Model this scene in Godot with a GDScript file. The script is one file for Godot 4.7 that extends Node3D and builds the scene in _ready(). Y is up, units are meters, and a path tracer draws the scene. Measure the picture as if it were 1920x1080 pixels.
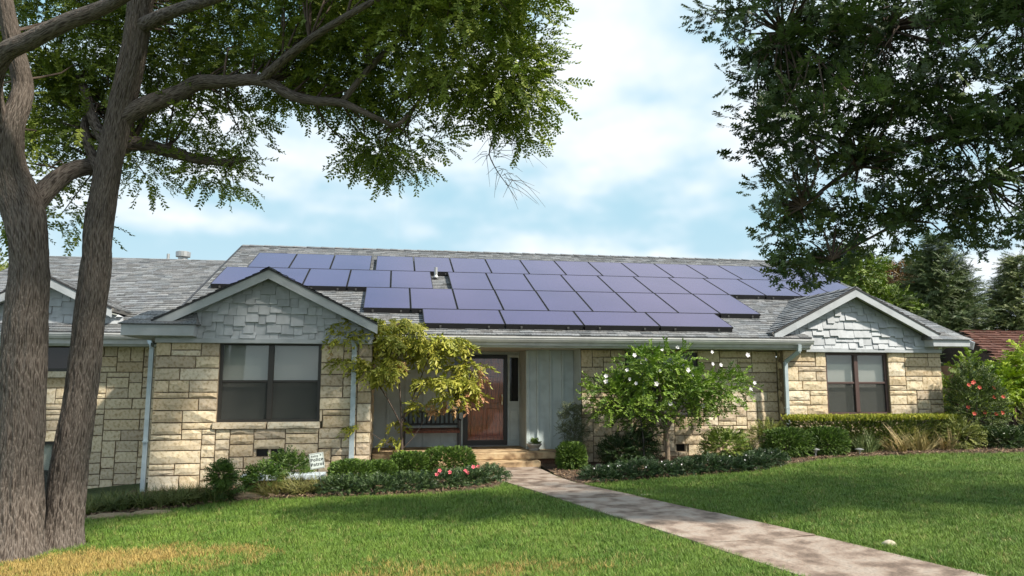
extends Node3D

var rng := RandomNumberGenerator.new()
var used := {}
var M := {}
var noise := FastNoiseLite.new()
var KX := [-60.0, -9.0, -4.2, -1.0, 1.5, 4.0, 8.0, 14.0, 60.0]
var KY := [-0.85, -0.62, -0.2, -0.05, 0.03, 0.05, 0.25, 0.4, 0.6]

# ---------------------------------------------------------------- helpers
func numbered(n: String) -> String:
	used[n] = used.get(n, -1) + 1
	return n if used[n] == 0 else "%s_%03d" % [n, used[n]]

func tag(o: Node, label: String, category: String, group := "", kind := "") -> void:
	if label: o.set_meta("label", label)
	if category: o.set_meta("category", category)
	if group: o.set_meta("group", group)
	if kind: o.set_meta("kind", kind)

func thing(called: String, label: String, category: String, at := Vector3.ZERO, turn := 0.0, group := "") -> Node3D:
	var o := Node3D.new()
	o.name = numbered(called)
	add_child(o)
	o.position = at
	o.rotation.y = turn
	tag(o, label, category, group)
	return o

func group_part(called: String, parent: Node) -> Node3D:
	var o := Node3D.new()
	o.name = called
	parent.add_child(o, true)
	return o

func new_st() -> SurfaceTool:
	var st := SurfaceTool.new()
	st.begin(Mesh.PRIMITIVE_TRIANGLES)
	st.set_smooth_group(-1)
	return st

func done(st: SurfaceTool) -> ArrayMesh:
	st.generate_normals()
	return st.commit()

func put(called: String, mesh: Mesh, m: Material, parent: Node = self, at := Vector3.ZERO) -> MeshInstance3D:
	var o := MeshInstance3D.new()
	o.name = called if parent != self else numbered(called)
	o.mesh = mesh
	o.material_override = m
	o.position = at
	parent.add_child(o, true)
	return o

func obj(called: String, st: SurfaceTool, m: Material, parent: Node = self, at := Vector3.ZERO) -> MeshInstance3D:
	return put(called, done(st), m, parent, at)

func structure(called: String, st: SurfaceTool, m: Material) -> MeshInstance3D:
	var o := obj(called, st, m)
	o.set_meta("kind", "structure")
	return o

func quad(st: SurfaceTool, a: Vector3, b: Vector3, c: Vector3, d: Vector3) -> void:
	st.add_vertex(a); st.add_vertex(b); st.add_vertex(c)
	st.add_vertex(a); st.add_vertex(c); st.add_vertex(d)

func tri(st: SurfaceTool, a: Vector3, b: Vector3, c: Vector3) -> void:
	st.add_vertex(a); st.add_vertex(b); st.add_vertex(c)

# f: front four corners (clockwise seen from the front), b: the matching back four
func hexa(st: SurfaceTool, f: Array, b: Array) -> void:
	quad(st, f[0], f[1], f[2], f[3])
	quad(st, b[3], b[2], b[1], b[0])
	for i in 4:
		var j := (i + 1) % 4
		quad(st, f[j], f[i], b[i], b[j])

func box(st: SurfaceTool, p: Vector3, q: Vector3) -> void:
	hexa(st, [Vector3(p.x, p.y, q.z), Vector3(p.x, q.y, q.z), Vector3(q.x, q.y, q.z), Vector3(q.x, p.y, q.z)],
		[Vector3(p.x, p.y, p.z), Vector3(p.x, q.y, p.z), Vector3(q.x, q.y, p.z), Vector3(q.x, p.y, p.z)])

# a box with its long edges chamfered by c
func soft_box(st: SurfaceTool, p: Vector3, q: Vector3, c := 0.012) -> void:
	var m := (p + q) * 0.5
	var hs := (q - p) * 0.5
	var ring := func(x: float, y: float, z: float) -> Array:
		return [m + Vector3(-x, -y, z), m + Vector3(-x, y, z), m + Vector3(x, y, z), m + Vector3(x, -y, z)]
	var a: Array = ring.call(hs.x - c, hs.y - c, hs.z)
	var b: Array = ring.call(hs.x, hs.y, hs.z - c)
	var d: Array = ring.call(hs.x, hs.y, -hs.z + c)
	var e: Array = ring.call(hs.x - c, hs.y - c, -hs.z)
	quad(st, a[0], a[1], a[2], a[3])
	quad(st, e[3], e[2], e[1], e[0])
	for r in [[a, b], [b, d], [d, e]]:
		for i in 4:
			var j := (i + 1) % 4
			quad(st, r[0][j], r[0][i], r[1][i], r[1][j])

# bar between two points with a rectangular section
func bar(st: SurfaceTool, a: Vector3, b: Vector3, w: float, t: float, up := Vector3.UP) -> void:
	var d := (b - a).normalized()
	var s := d.cross(up)
	s = (s.normalized() if s.length() > 0.01 else d.cross(Vector3.RIGHT).normalized())
	var n := s.cross(d).normalized()
	var c := [-s * w - n * t, -s * w + n * t, s * w + n * t, s * w - n * t]
	var f := []
	var g := []
	for v in c:
		f.append(a + v * 0.5)
		g.append(b + v * 0.5)
	hexa(st, f, g)

# tapered tube along points [Vector3, radius]; bumps push the bark in and out
func tube(st: SurfaceTool, pts: Array, sides: int, step := 0.0, bump := 0.0, smooth := true) -> void:
	var P := []
	for i in pts.size() - 1:
		var p0: Array = pts[maxi(i - 1, 0)]
		var p1: Array = pts[i]
		var p2: Array = pts[i + 1]
		var p3: Array = pts[mini(i + 2, pts.size() - 1)]
		var a: Vector3 = p1[0]
		var b: Vector3 = p2[0]
		var n := 1 if step <= 0.0 else maxi(1, int(a.distance_to(b) / step))
		for k in n:
			var t := float(k) / n
			var pos := a.cubic_interpolate(b, p0[0], p3[0], t)
			P.append([pos, lerpf(p1[1], p2[1], t)])
	P.append(pts[-1])
	if smooth:
		st.set_smooth_group(0)
	var rings := []
	var prev := Vector3.ZERO
	var run := 0.0
	for i in P.size():
		var d: Vector3 = ((P[mini(i + 1, P.size() - 1)][0] as Vector3) - (P[maxi(i - 1, 0)][0] as Vector3)).normalized()
		var s := (prev - d * prev.dot(d)) if prev != Vector3.ZERO else d.cross(Vector3(0.3, 0.1, 1.0))
		s = s.normalized()
		prev = s
		var n := d.cross(s)
		if i > 0:
			run += (P[i][0] as Vector3).distance_to(P[i - 1][0])
		var ring := []
		for k in sides + 1:
			var a := TAU * (k % sides) / sides
			var dir := s * cos(a) + n * sin(a)
			var r: float = P[i][1]
			if bump > 0.0:
				var q := dir * r * 1.0
				r += bump * (noise.get_noise_3d(q.x * 1150.0, run * 95.0, q.z * 1150.0 + q.y * 260.0) * 0.8 + 0.7 * noise.get_noise_3d(q.x * 200.0, run * 50.0 + 90.0, q.z * 200.0)) * clampf(r / 0.15, 0.3, 1.3)
			ring.append([(P[i][0] as Vector3) + dir * r, Vector2(float(k) / sides * maxf(1.0, roundf(P[0][1] * 14.0)), run * 0.9)])
		rings.append(ring)
	for i in rings.size() - 1:
		for k in sides:
			var q := [rings[i][k], rings[i + 1][k], rings[i + 1][k + 1], rings[i][k + 1]]
			for v in [0, 2, 1, 0, 3, 2]:
				st.set_uv(q[v][1])
				st.add_vertex(q[v][0])
	if smooth:
		st.set_smooth_group(-1)

func lathe(st: SurfaceTool, prof: Array, sides := 16) -> void:
	st.set_smooth_group(-1)
	for i in prof.size() - 1:
		for k in sides:
			var a := TAU * k / sides
			var b := TAU * (k + 1) / sides
			var p: Vector2 = prof[i]
			var q: Vector2 = prof[i + 1]
			quad(st, Vector3(cos(a) * p.x, p.y, sin(a) * p.x), Vector3(cos(a) * q.x, q.y, sin(a) * q.x), Vector3(cos(b) * q.x, q.y, sin(b) * q.x), Vector3(cos(b) * p.x, p.y, sin(b) * p.x))

func ground(x: float, _z: float) -> float:
	for i in KX.size() - 1:
		if x <= KX[i + 1]:
			var t: float = clampf((x - KX[i]) / (KX[i + 1] - KX[i]), 0.0, 1.0)
			return lerpf(KY[i], KY[i + 1], t)
	return KY[-1]

func lin(r: float, g: float, b: float) -> Color:
	return Color(r, g, b).linear_to_srgb()

func noise_tex(sd: int, freq: float, stops: Array, size := 512, normal := false, fractal := FastNoiseLite.FRACTAL_FBM, bump := 6.0) -> NoiseTexture2D:
	var n := FastNoiseLite.new()
	n.seed = sd
	n.noise_type = FastNoiseLite.TYPE_SIMPLEX_SMOOTH
	n.frequency = freq
	n.fractal_type = fractal
	n.fractal_octaves = 5
	var t := NoiseTexture2D.new()
	t.width = size
	t.height = size
	t.seamless = true
	t.noise = n
	if normal:
		t.as_normal_map = true
		t.bump_strength = bump
	else:
		var g := Gradient.new()
		g.offsets = PackedFloat32Array(stops.map(func(s): return s[0]))
		g.colors = PackedColorArray(stops.map(func(s): return s[1]))
		t.color_ramp = g
	return t

func grey(v: float) -> Color:
	return Color(v, v, v)

func mat(c: Color, rough: float, tex: Texture2D = null, scale := 1.0, nrm: Texture2D = null, nscale := 1.0) -> StandardMaterial3D:
	var m := StandardMaterial3D.new()
	m.albedo_color = c
	m.roughness = rough
	if tex:
		m.albedo_texture = tex
	if nrm:
		m.normal_enabled = true
		m.normal_texture = nrm
		m.normal_scale = nscale
	if tex or nrm:
		m.uv1_triplanar = true
		m.uv1_world_triplanar = true
		m.uv1_scale = Vector3.ONE * scale
	return m

func leaf_mat(back: Color, rough := 0.55) -> StandardMaterial3D:
	var m := StandardMaterial3D.new()
	m.albedo_color = Color.WHITE
	m.vertex_color_use_as_albedo = true
	m.roughness = rough
	m.backlight_enabled = true
	m.backlight = back
	return m

func make_materials() -> void:
	var t_fine := noise_tex(3, 0.02, [[0.2, grey(0.68)], [0.5, grey(0.88)], [0.8, grey(1.0)]])
	var t_blot := noise_tex(9, 0.006, [[0.2, grey(0.93)], [0.5, grey(0.98)], [0.8, grey(1.0)]])
	var n_rock := noise_tex(5, 0.015, [], 512, true, FastNoiseLite.FRACTAL_RIDGED, 8.0)
	var n_fine := noise_tex(6, 0.05, [], 512, true, FastNoiseLite.FRACTAL_FBM, 4.0)
	var t_stone := noise_tex(11, 0.009, [[0.12, Color(0.80, 0.75, 0.67)], [0.35, Color(0.94, 0.92, 0.87)], [0.55, Color(0.99, 0.97, 0.94)], [0.8, Color(1, 1, 0.98)], [0.95, Color(0.88, 0.86, 0.83)]])
	M.stones = []
	for c in [[0.68, 0.575, 0.425], [0.73, 0.64, 0.495], [0.60, 0.495, 0.36], [0.75, 0.68, 0.57], [0.62, 0.54, 0.43], [0.68, 0.58, 0.44], [0.53, 0.45, 0.36]]:
		M.stones.append(mat(lin(c[0], c[1], c[2]), 0.9, t_stone, 2.3, n_rock, 0.5))
	M.mortar = mat(lin(0.30, 0.235, 0.165), 0.95, t_fine, 3.0, n_fine, 0.6)
	M.trim = mat(lin(0.455, 0.48, 0.515), 0.5, t_blot, 0.7, n_fine, 0.08)
	M.gutter = mat(lin(0.57, 0.575, 0.585), 0.4, t_blot, 0.9)
	M.spout = mat(lin(0.44, 0.52, 0.56), 0.4, t_blot, 1.3)
	M.soffit = mat(lin(0.42, 0.44, 0.40), 0.7, t_blot, 0.6)
	M.siding = mat(lin(0.51, 0.585, 0.60), 0.55, t_blot, 0.8, n_fine, 0.1)
	M.porch_wall = M.siding
	M.shakes = []
	for k in [0.9, 1.0, 1.08]:
		M.shakes.append(mat(lin(0.46 * k, 0.485 * k, 0.525 * k), 0.65, t_blot, 1.7, n_fine, 0.25))
	var roof := mat(Color.WHITE, 0.95, t_fine, 2.2, n_fine, 0.8)
	roof.vertex_color_use_as_albedo = true
	M.roof = roof
	M.drip = mat(lin(0.03, 0.03, 0.035), 0.6)
	M.roof_under = mat(lin(0.2, 0.19, 0.18), 0.9)
	M.panel_glass = mat(lin(0.058, 0.045, 0.125), 0.2, noise_tex(17, 0.004, [[0.2, Color(0.9, 0.9, 0.93)], [0.7, Color(1, 1, 1)]]), 0.21)
	M.panel_glass.metallic_specular = 0.5
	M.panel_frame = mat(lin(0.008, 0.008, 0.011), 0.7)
	M.rail = mat(lin(0.1, 0.1, 0.1), 0.4)
	M.metal = mat(lin(0.45, 0.46, 0.47), 0.45, t_blot, 2.0)
	M.metal.metallic = 0.6
	M.bronze = mat(lin(0.030, 0.027, 0.024), 0.4)
	M.bronze_red = mat(lin(0.085, 0.05, 0.045), 0.45)
	M.blind = mat(lin(0.40, 0.41, 0.385), 0.7)
	M.room = mat(lin(0.12, 0.12, 0.11), 0.9)
	var g := StandardMaterial3D.new()
	g.albedo_color = Color(0.55, 0.6, 0.58, 0.16)
	g.transparency = BaseMaterial3D.TRANSPARENCY_ALPHA
	g.roughness = 0.03
	g.metallic_specular = 0.6
	M.glass = g
	var sc := StandardMaterial3D.new()
	sc.albedo_color = Color(0.2, 0.2, 0.195, 0.36)
	sc.transparency = BaseMaterial3D.TRANSPARENCY_ALPHA
	sc.roughness = 0.9
	M.screen = sc
	var g2: StandardMaterial3D = g.duplicate()
	g2.albedo_color = Color(0.5, 0.5, 0.5, 0.04)
	M.clear_glass = g2
	M.dark_glass = mat(lin(0.012, 0.013, 0.015), 0.06)
	var t_wood := noise_tex(23, 0.012, [[0.2, Color(0.55, 0.45, 0.4)], [0.5, Color(0.9, 0.85, 0.8)], [0.8, Color(1, 1, 1)]])
	M.door = mat(lin(0.50, 0.10, 0.03), 0.4, t_wood, 1.0)
	M.door.uv1_scale = Vector3(6, 0.5, 6)
	M.black = mat(lin(0.008, 0.008, 0.009), 0.35)
	M.bench_wood = mat(lin(0.16, 0.055, 0.03), 0.5, t_wood, 2.0)
	M.bench_metal = mat(lin(0.018, 0.016, 0.016), 0.4)
	M.brass = mat(lin(0.5, 0.42, 0.28), 0.3)
	M.brass.metallic = 1.0
	var t_conc := noise_tex(31, 0.005, [[0.15, Color(0.66, 0.6, 0.56)], [0.4, Color(0.86, 0.8, 0.76)], [0.6, Color(0.97, 0.93, 0.9)], [0.85, Color(1, 0.98, 0.96)]], 1024)
	M.concrete = mat(lin(0.36, 0.315, 0.28), 0.9, t_conc, 0.45, n_fine, 0.5)
	M.porch = mat(lin(0.52, 0.42, 0.27), 0.85, t_conc, 0.6, n_fine, 0.3)
	M.mulch = mat(lin(0.10, 0.06, 0.038), 0.95, t_fine, 2.0, n_rock, 1.0)
	M.chip = mat(lin(0.13, 0.075, 0.045), 0.95, t_fine, 3.0)
	var t_lawn := noise_tex(37, 0.008, [[0.2, Color(0.7, 0.72, 0.6)], [0.5, Color(0.9, 0.92, 0.85)], [0.8, Color(1, 1, 1)]], 1024)
	M.lawn = mat(lin(0.045, 0.07, 0.014), 0.95, t_lawn, 0.4, n_fine, 0.6)
	M.grass = leaf_mat(lin(0.05, 0.09, 0.01), 0.6)
	var t_bark := noise_tex(41, 0.014, [[0.2, Color(0.5, 0.46, 0.43)], [0.45, Color(0.78, 0.74, 0.7)], [0.75, Color(1, 0.98, 0.95)]], 512, false, FastNoiseLite.FRACTAL_RIDGED)
	var n_bark := noise_tex(41, 0.014, [], 512, true, FastNoiseLite.FRACTAL_RIDGED, 14.0)
	var bk := StandardMaterial3D.new()
	bk.albedo_color = lin(0.168, 0.148, 0.137)
	bk.albedo_texture = t_bark
	bk.normal_enabled = true
	bk.normal_texture = n_bark
	bk.normal_scale = 1.0
	bk.roughness = 0.95
	bk.uv1_scale = Vector3(1.3, 0.7, 1.0)
	M.bark = bk
	M.twig = mat(lin(0.09, 0.065, 0.05), 0.9)
	M.pale_bark = mat(lin(0.26, 0.20, 0.14), 0.9, t_fine, 4.0)
	M.leaf = leaf_mat(lin(0.24, 0.32, 0.04))
	M.leaf_dark = leaf_mat(lin(0.07, 0.115, 0.025), 0.45)
	M.leaf_soft = leaf_mat(lin(0.09, 0.14, 0.02))
	M.petal_white = mat(lin(0.8, 0.78, 0.8), 0.6)
	M.petal_pink = mat(lin(0.72, 0.12, 0.16), 0.6)
	M.petal_red = mat(lin(0.5, 0.07, 0.04), 0.6)
	M.sign = mat(lin(0.55, 0.60, 0.58), 0.5)
	M.ink = mat(lin(0.015, 0.02, 0.02), 0.6)
	M.rock = mat(lin(0.5, 0.46, 0.38), 0.9, t_stone, 4.0, n_rock, 0.5)
	M.edging = mat(lin(0.28, 0.22, 0.15), 0.9, t_stone, 2.0, n_rock, 0.6)
	M.well = mat(lin(0.56, 0.64, 0.70), 0.5, t_blot, 2.0)
	M.brick = mat(lin(0.2, 0.1, 0.06), 0.9, t_fine, 3.0)
	M.fence = mat(lin(0.05, 0.032, 0.022), 0.85, t_wood, 1.2)
	M.tile = mat(Color.WHITE, 0.85, t_fine, 1.5)
	M.tile.vertex_color_use_as_albedo = true
	M.nb_wall = mat(lin(0.3, 0.17, 0.11), 0.9, t_blot, 0.6)
	M.clay = mat(lin(0.45, 0.42, 0.38), 0.7, t_blot, 4.0)

# ---------------------------------------------------------------- sky
func make_sky() -> Sky:
	var w := 1024
	var h := 512
	var n := FastNoiseLite.new()
	n.seed = 8
	n.noise_type = FastNoiseLite.TYPE_SIMPLEX_SMOOTH
	n.frequency = 1.0
	n.fractal_octaves = 6
	n.fractal_gain = 0.52
	# masses of thin cloud and clear gaps: azimuth, elevation, half widths (degrees), amount
	var masses := [[19.0, 27.5, 9.0, 5.0, 0.55], [-1.0, 17.6, 10.0, 2.2, 0.75], [-12.0, 13.0, 10.0, 5.0, 0.45], [-24.0, 11.0, 9.0, 7.0, 0.4], [1.8, 12.5, 1.3, 3.2, 0.6], [41.0, 8.0, 7.0, 3.0, 0.55], [20.0, 16.0, 6.0, 2.0, 0.2],
		[-6.0, 20.6, 5.0, 1.6, -0.4], [8.5, 14.4, 5.0, 1.7, -0.55], [26.0, 18.5, 6.0, 5.0, -0.45], [17.0, 13.0, 8.0, 3.0, -0.3], [10.0, 21.5, 6.0, 2.0, -0.15]]
	var im := Image.create(w, h, false, Image.FORMAT_RGBF)
	for y in h:
		var el := (0.5 - (y + 0.5) / h) * PI
		if el < -0.05:
			for x in w:
				im.set_pixel(x, y, Color(0.13, 0.14, 0.11))
			continue
		var se := sin(maxf(el, 0.0))
		var clear := Color(0.188, 0.33, 0.405).lerp(Color(0.36, 0.425, 0.455), pow(1.0 - se, 5.5))
		clear = clear.lerp(Color(0.14, 0.28, 0.40), smoothstep(0.45, 1.0, se))
		for x in w:
			var az := ((x + 0.5) / w - 0.5) * TAU
			var d := Vector3(sin(az) * cos(el), se, -cos(az) * cos(el))
			var q := d / (0.22 + d.y) * 0.75
			var v := n.get_noise_3d(q.x * 1.3, q.z * 1.3, 3.0) + 0.45 * n.get_noise_3d(q.x * 3.4 + 5.0, q.z * 3.4, 9.0)
			var c := 0.54 + v * 1.0
			var ad := rad_to_deg(az)
			var ed := rad_to_deg(el)
			var wob := n.get_noise_3d(d.x * 6.0, d.y * 10.0, d.z * 6.0)
			for m in masses:
				var da: float = (ad - m[0] + wob * 5.0) / m[2]
				var de: float = (ed - m[1] + wob * 2.2) / m[3]
				var r: float = da * da + de * de
				if r < 6.0:
					c += m[4] * exp(-r)
			c = smoothstep(0.12, 1.0, c) * 0.92
			im.set_pixel(x, y, clear.lerp(Color(0.50, 0.515, 0.535), c))
	im.resize(2048, 1024, Image.INTERPOLATE_CUBIC)
	var pm := PanoramaSkyMaterial.new()
	pm.panorama = ImageTexture.create_from_image(im)
	var sky := Sky.new()
	sky.sky_material = pm
	return sky

# ---------------------------------------------------------------- stone walls
var stone_jobs := []

# O: lower left corner seen from outside, U: direction to the right, openings in (u, v) measured on the wall
func stone_wall(house: Node3D, called: String, O: Vector3, U: Vector3, W: float, H: float, openings: Array, rough := 0.022) -> Node3D:
	var N := U.cross(Vector3.UP)
	var us := grid_lines(W, 0.085, openings.map(func(r): return [r.position.x, r.end.x]))
	var vs := grid_lines(H, 0.105, openings.map(func(r): return [r.position.y, r.end.y]))
	var part := group_part(called, house)
	part.position = O
	part.basis = Basis(U, Vector3.UP, N)
	var nx := us.size() - 1
	var ny := vs.size() - 1
	var taken := []
	for j in ny:
		var row := []
		for i in nx:
			var c := Vector2((us[i] + us[i + 1]) * 0.5, (vs[j] + vs[j + 1]) * 0.5)
			var hit := false
			for r in openings:
				if (r as Rect2).has_point(c): hit = true
			row.append(hit)
		taken.append(row)
	# backing of mortar with the openings left free
	var st := new_st()
	var bu := [0.0, W]
	var bv := [0.0, H]
	for r in openings:
		bu += [r.position.x, r.end.x]
		bv += [r.position.y, r.end.y]
	bu.sort()
	bv.sort()
	for i in bu.size() - 1:
		for j in bv.size() - 1:
			if bu[i + 1] - bu[i] < 0.001 or bv[j + 1] - bv[j] < 0.001: continue
			var c := Vector2((bu[i] + bu[i + 1]) * 0.5, (bv[j] + bv[j + 1]) * 0.5)
			var hit := false
			for r in openings:
				if (r as Rect2).has_point(c): hit = true
			if not hit:
				box(st, Vector3(bu[i], bv[j], -0.2), Vector3(bu[i + 1], bv[j + 1], -0.02))
	obj("mortar", st, M.mortar, part)
	for j in ny:
		for i in nx:
			if taken[j][i]: continue
			var run := 0
			while i + run < nx and not taken[j][i + run]: run += 1
			var ww: int = [3, 4, 5, 5, 6, 7, 8, 9][rng.randi() % 8]
			if run - ww < 3: ww = run
			if ww > 11: ww = 6
			ww = mini(ww, run)
			var hh: int = [1, 1, 2, 2, 2, 2, 2, 3][rng.randi() % 8]
			if ww <= 3: hh = clampi(hh, 2, 3)
			if ww >= 8: hh = mini(hh, 2)
			if ny - (j + hh) == 1: hh += 1
			var k := 1
			while k < hh and j + k < ny:
				var free := true
				for a in ww:
					if taken[j + k][i + a]: free = false
				if not free: break
				k += 1
			for b in k:
				for a in ww: taken[j + b][i + a] = true
			var rect := Rect2(us[i], vs[j], us[i + ww] - us[i], vs[j + k] - vs[j])
			stone_jobs.append([part, rect, rough, rect.get_area() * (0.5 if O.z < -1.0 else 1.0) * (1.0 if absf(U.x) > 0.5 else 0.2)])
	return part

func grid_lines(total: float, cell: float, cuts: Array) -> Array:
	var b := [0.0, total]
	for c in cuts: b += c
	b.sort()
	var out := [0.0]
	for i in b.size() - 1:
		var d: float = b[i + 1] - b[i]
		if d < 0.01: continue
		var n := maxi(1, roundi(d / cell))
		for k in n: out.append(b[i] + d * (k + 1) / n)
	return out

func stone_mesh(st: SurfaceTool, at: Vector3, w: float, h: float, rough: float, budget: bool) -> void:
	var nx := clampi(roundi(w / 0.14), 2, 5)
	var ny := 3 if h > 0.16 and nx < 5 else 2
	var g := 0.0105
	var sd := rng.randf() * 100.0
	var F := []
	var proud := rng.randf_range(0.0, 0.012)
	for j in ny + 1:
		var row := []
		for i in nx + 1:
			var edge := i == 0 or j == 0 or i == nx or j == ny
			var x := g + (w - 2 * g) * i / nx
			var y := g + (h - 2 * g) * j / ny
			if edge:
				x += rng.randf_range(-0.004, 0.004)
				y += rng.randf_range(-0.004, 0.004)
			else:
				x += rng.randf_range(-0.25, 0.25) * w / nx
				y += rng.randf_range(-0.2, 0.2) * h / ny
			var z := proud + (rng.randf_range(0.0, 0.008) if edge else rng.randf_range(0.25, 1.15) * rough)
			row.append(at + Vector3(x, y, z))
		F.append(row)
	for j in ny:
		for i in nx:
			if (i + j) % 2 == 0:
				quad(st, F[j][i], F[j + 1][i], F[j + 1][i + 1], F[j][i + 1])
			else:
				quad(st, F[j][i + 1], F[j][i], F[j + 1][i], F[j + 1][i + 1])
	var loop := []
	for i in nx: loop.append(F[0][i])
	for j in ny: loop.append(F[j][nx])
	for i in nx: loop.append(F[ny][nx - i])
	for j in ny: loop.append(F[ny - j][0])
	for i in loop.size():
		var a: Vector3 = loop[i]
		var b: Vector3 = loop[(i + 1) % loop.size()]
		quad(st, a, b, Vector3(b.x, b.y, -0.03), Vector3(a.x, a.y, -0.03))

func lay_stones() -> void:
	stone_jobs.sort_custom(func(a, b): return a[3] > b[3])
	var rest := {}
	for i in stone_jobs.size():
		var j: Array = stone_jobs[i]
		var r: Rect2 = j[1]
		if i < 296:
			var st := new_st()
			stone_mesh(st, Vector3(-r.size.x * 0.5, -r.size.y * 0.5, 0), r.size.x, r.size.y, j[2], true)
			obj("stone", st, M.stones[rng.randi() % M.stones.size()], j[0], Vector3(r.get_center().x, r.get_center().y, 0))
		else:
			var key := [j[0], rng.randi() % 2]
			if not rest.has(key): rest[key] = new_st()
			stone_mesh(rest[key], Vector3(r.position.x, r.position.y, 0), r.size.x, r.size.y, j[2], true)
	for key in rest:
		var o := obj("small_stones", rest[key], M.stones[1 + 3 * int(key[1])], key[0])
		o.set_meta("kind", "stuff")
	print("stones ", stone_jobs.size())

# ---------------------------------------------------------------- roofs
# courses of tabs over a slope: O eave corner, U along the eave, V up the slope; keep(u, v) says where they lie
func tabs(O: Vector3, U: Vector3, V: Vector3, W: float, L: float, expo: float, tab: Vector2, tone: Callable, keep: Callable, lift := 0.016) -> SurfaceTool:
	var N := U.cross(V).normalized()
	if N.y < 0.0: N = -N
	var st := new_st()
	var flip := U.cross(V).y > 0.0
	var v := 0.0
	while v < L - 0.01:
		var v1 := minf(v + expo, L)
		var u := -rng.randf_range(0.0, tab.y)
		while u < W:
			var u1 := minf(u + rng.randf_range(tab.x, tab.y), W)
			var u0 := maxf(u, 0.0)
			u = u1
			if u1 - u0 < 0.01 or not keep.call((u0 + u1) * 0.5, (v + v1) * 0.5): continue
			var t := lift * rng.randf_range(0.7, 1.6)
			var dv := rng.randf_range(0.0, 0.008)
			var a := O + U * u0 + V * (v - dv)
			var b := O + U * u1 + V * (v - dv)
			var c := O + U * u1 + V * v1
			var d := O + U * u0 + V * v1
			st.set_color(tone.call())
			if flip:
				quad(st, a + N * t, d + N * 0.002, c + N * 0.002, b + N * t)
				quad(st, a, a + N * t, b + N * t, b)
			else:
				quad(st, b + N * t, c + N * 0.002, d + N * 0.002, a + N * t)
				quad(st, b, b + N * t, a + N * t, a)
		v += expo
	return st

func roof_tone() -> Color:
	var k := rng.randf_range(0.17, 0.33)
	var w := rng.randf_range(-0.01, 0.008)
	return Color(k * 0.97 + w, k, k * 1.05 - w)

func slope(house: Node3D, called: String, O: Vector3, U: Vector3, V: Vector3, W: float, L: float, keep: Callable, thick := 0.07) -> Node3D:
	var N := U.cross(V).normalized()
	if N.y < 0.0: N = -N
	var st := new_st()
	var a := O
	var b := O + U * W
	var c := b + V * L
	var d := a + V * L
	hexa(st, [a, d, c, b], [a - N * thick, d - N * thick, c - N * thick, b - N * thick])
	var deck := obj(called, st, M.roof_under, house)
	var sh := obj("shingles", tabs(O + N * 0.003, U, V, W, L, 0.142, Vector2(0.11, 0.30), roof_tone, keep), M.roof, deck)
	sh.set_meta("kind", "stuff")
	return deck

# ridge caps, each one a short folded piece
func ridge_caps(parent: Node, a: Vector3, b: Vector3, s1: Vector3, s2: Vector3) -> void:
	var d := (b - a).normalized()
	var n := int(a.distance_to(b) / 0.2)
	var st := new_st()
	for i in n:
		var p := a + d * 0.2 * i
		var q := p + d * 0.215
		var up := Vector3.UP * (0.03 + 0.008 * (i % 2))
		st.set_color(roof_tone() * 0.9)
		quad(st, p + up, q + up * 0.8, q + up * 0.8 + s1 * 0.15, p + up + s1 * 0.15)
		quad(st, q + up * 0.8, p + up, p + up + s2 * 0.15, q + up * 0.8 + s2 * 0.15)
		quad(st, p + up, p + up + s1 * 0.15, p + up + s1 * 0.15 - Vector3.UP * 0.03, p + up - Vector3.UP * 0.03)
	var o := obj("ridge_caps", st, M.roof, parent)
	o.set_meta("kind", "stuff")

# staggered shakes over a triangle with its apex above the middle
func gable(house: Node3D, called: String, xa: float, half_l: float, half_r: float, y0: float, ya: float, z: float, pitch: float) -> Node3D:
	var part := group_part(called, house)
	var st := new_st()
	var A := Vector3(xa, ya, z - 0.03)
	var L := Vector3(xa - half_l, y0, z - 0.03)
	var R := Vector3(xa + half_r, y0, z - 0.03)
	var LT := Vector3(L.x, maxf(y0, ya - half_l * pitch), L.z)
	var RT := Vector3(R.x, maxf(y0, ya - half_r * pitch), R.z)
	tri(st, L, A, R)
	tri(st, L, LT, A)
	tri(st, A, RT, R)
	obj("gable_board", st, M.shakes[0], part)
	var row := 0.165
	var y := y0
	var k := 0
	while y < ya:
		var x := xa - half_l + rng.randf_range(-0.1, 0.0)
		while x < xa + half_r:
			var x1 := x + rng.randf_range(0.11, 0.29)
			var xl := maxf(x, xa - half_l)
			var xr := minf(x1, xa + half_r)
			x = x1
			if xr - xl < 0.03: continue
			var yb := y - (0.0 if k == 0 else rng.randf_range(0.0, 0.11))
			var lim_l := ya - absf(xl - xa) * pitch
			var lim_r := ya - absf(xr - xa) * pitch
			var yt := y + row + 0.05
			var tl := minf(yt, lim_l)
			var tr := minf(yt, lim_r)
			if tl < yb + 0.01 or tr < yb + 0.01:
				if maxf(tl, tr) < yb + 0.03: continue
				tl = maxf(tl, yb + 0.005)
				tr = maxf(tr, yb + 0.005)
			var zb := z + rng.randf_range(0.036, 0.072)
			var g := 0.003
			var s2 := new_st()
			var c := Vector3((xl + xr) * 0.5, (yb + yt) * 0.5, z)
			var f := [Vector3(xl + g, yb, zb) - c, Vector3(xl + g, tl, z + 0.002) - c, Vector3(xr - g, tr, z + 0.002) - c, Vector3(xr - g, yb, zb) - c]
			var b := []
			for q in f: b.append(Vector3(q.x, q.y, -0.012))
			hexa(s2, f, b)
			obj("shake", s2, M.shakes[rng.randi() % 3], part, c)
		y += row
		k += 1
	return part

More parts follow.
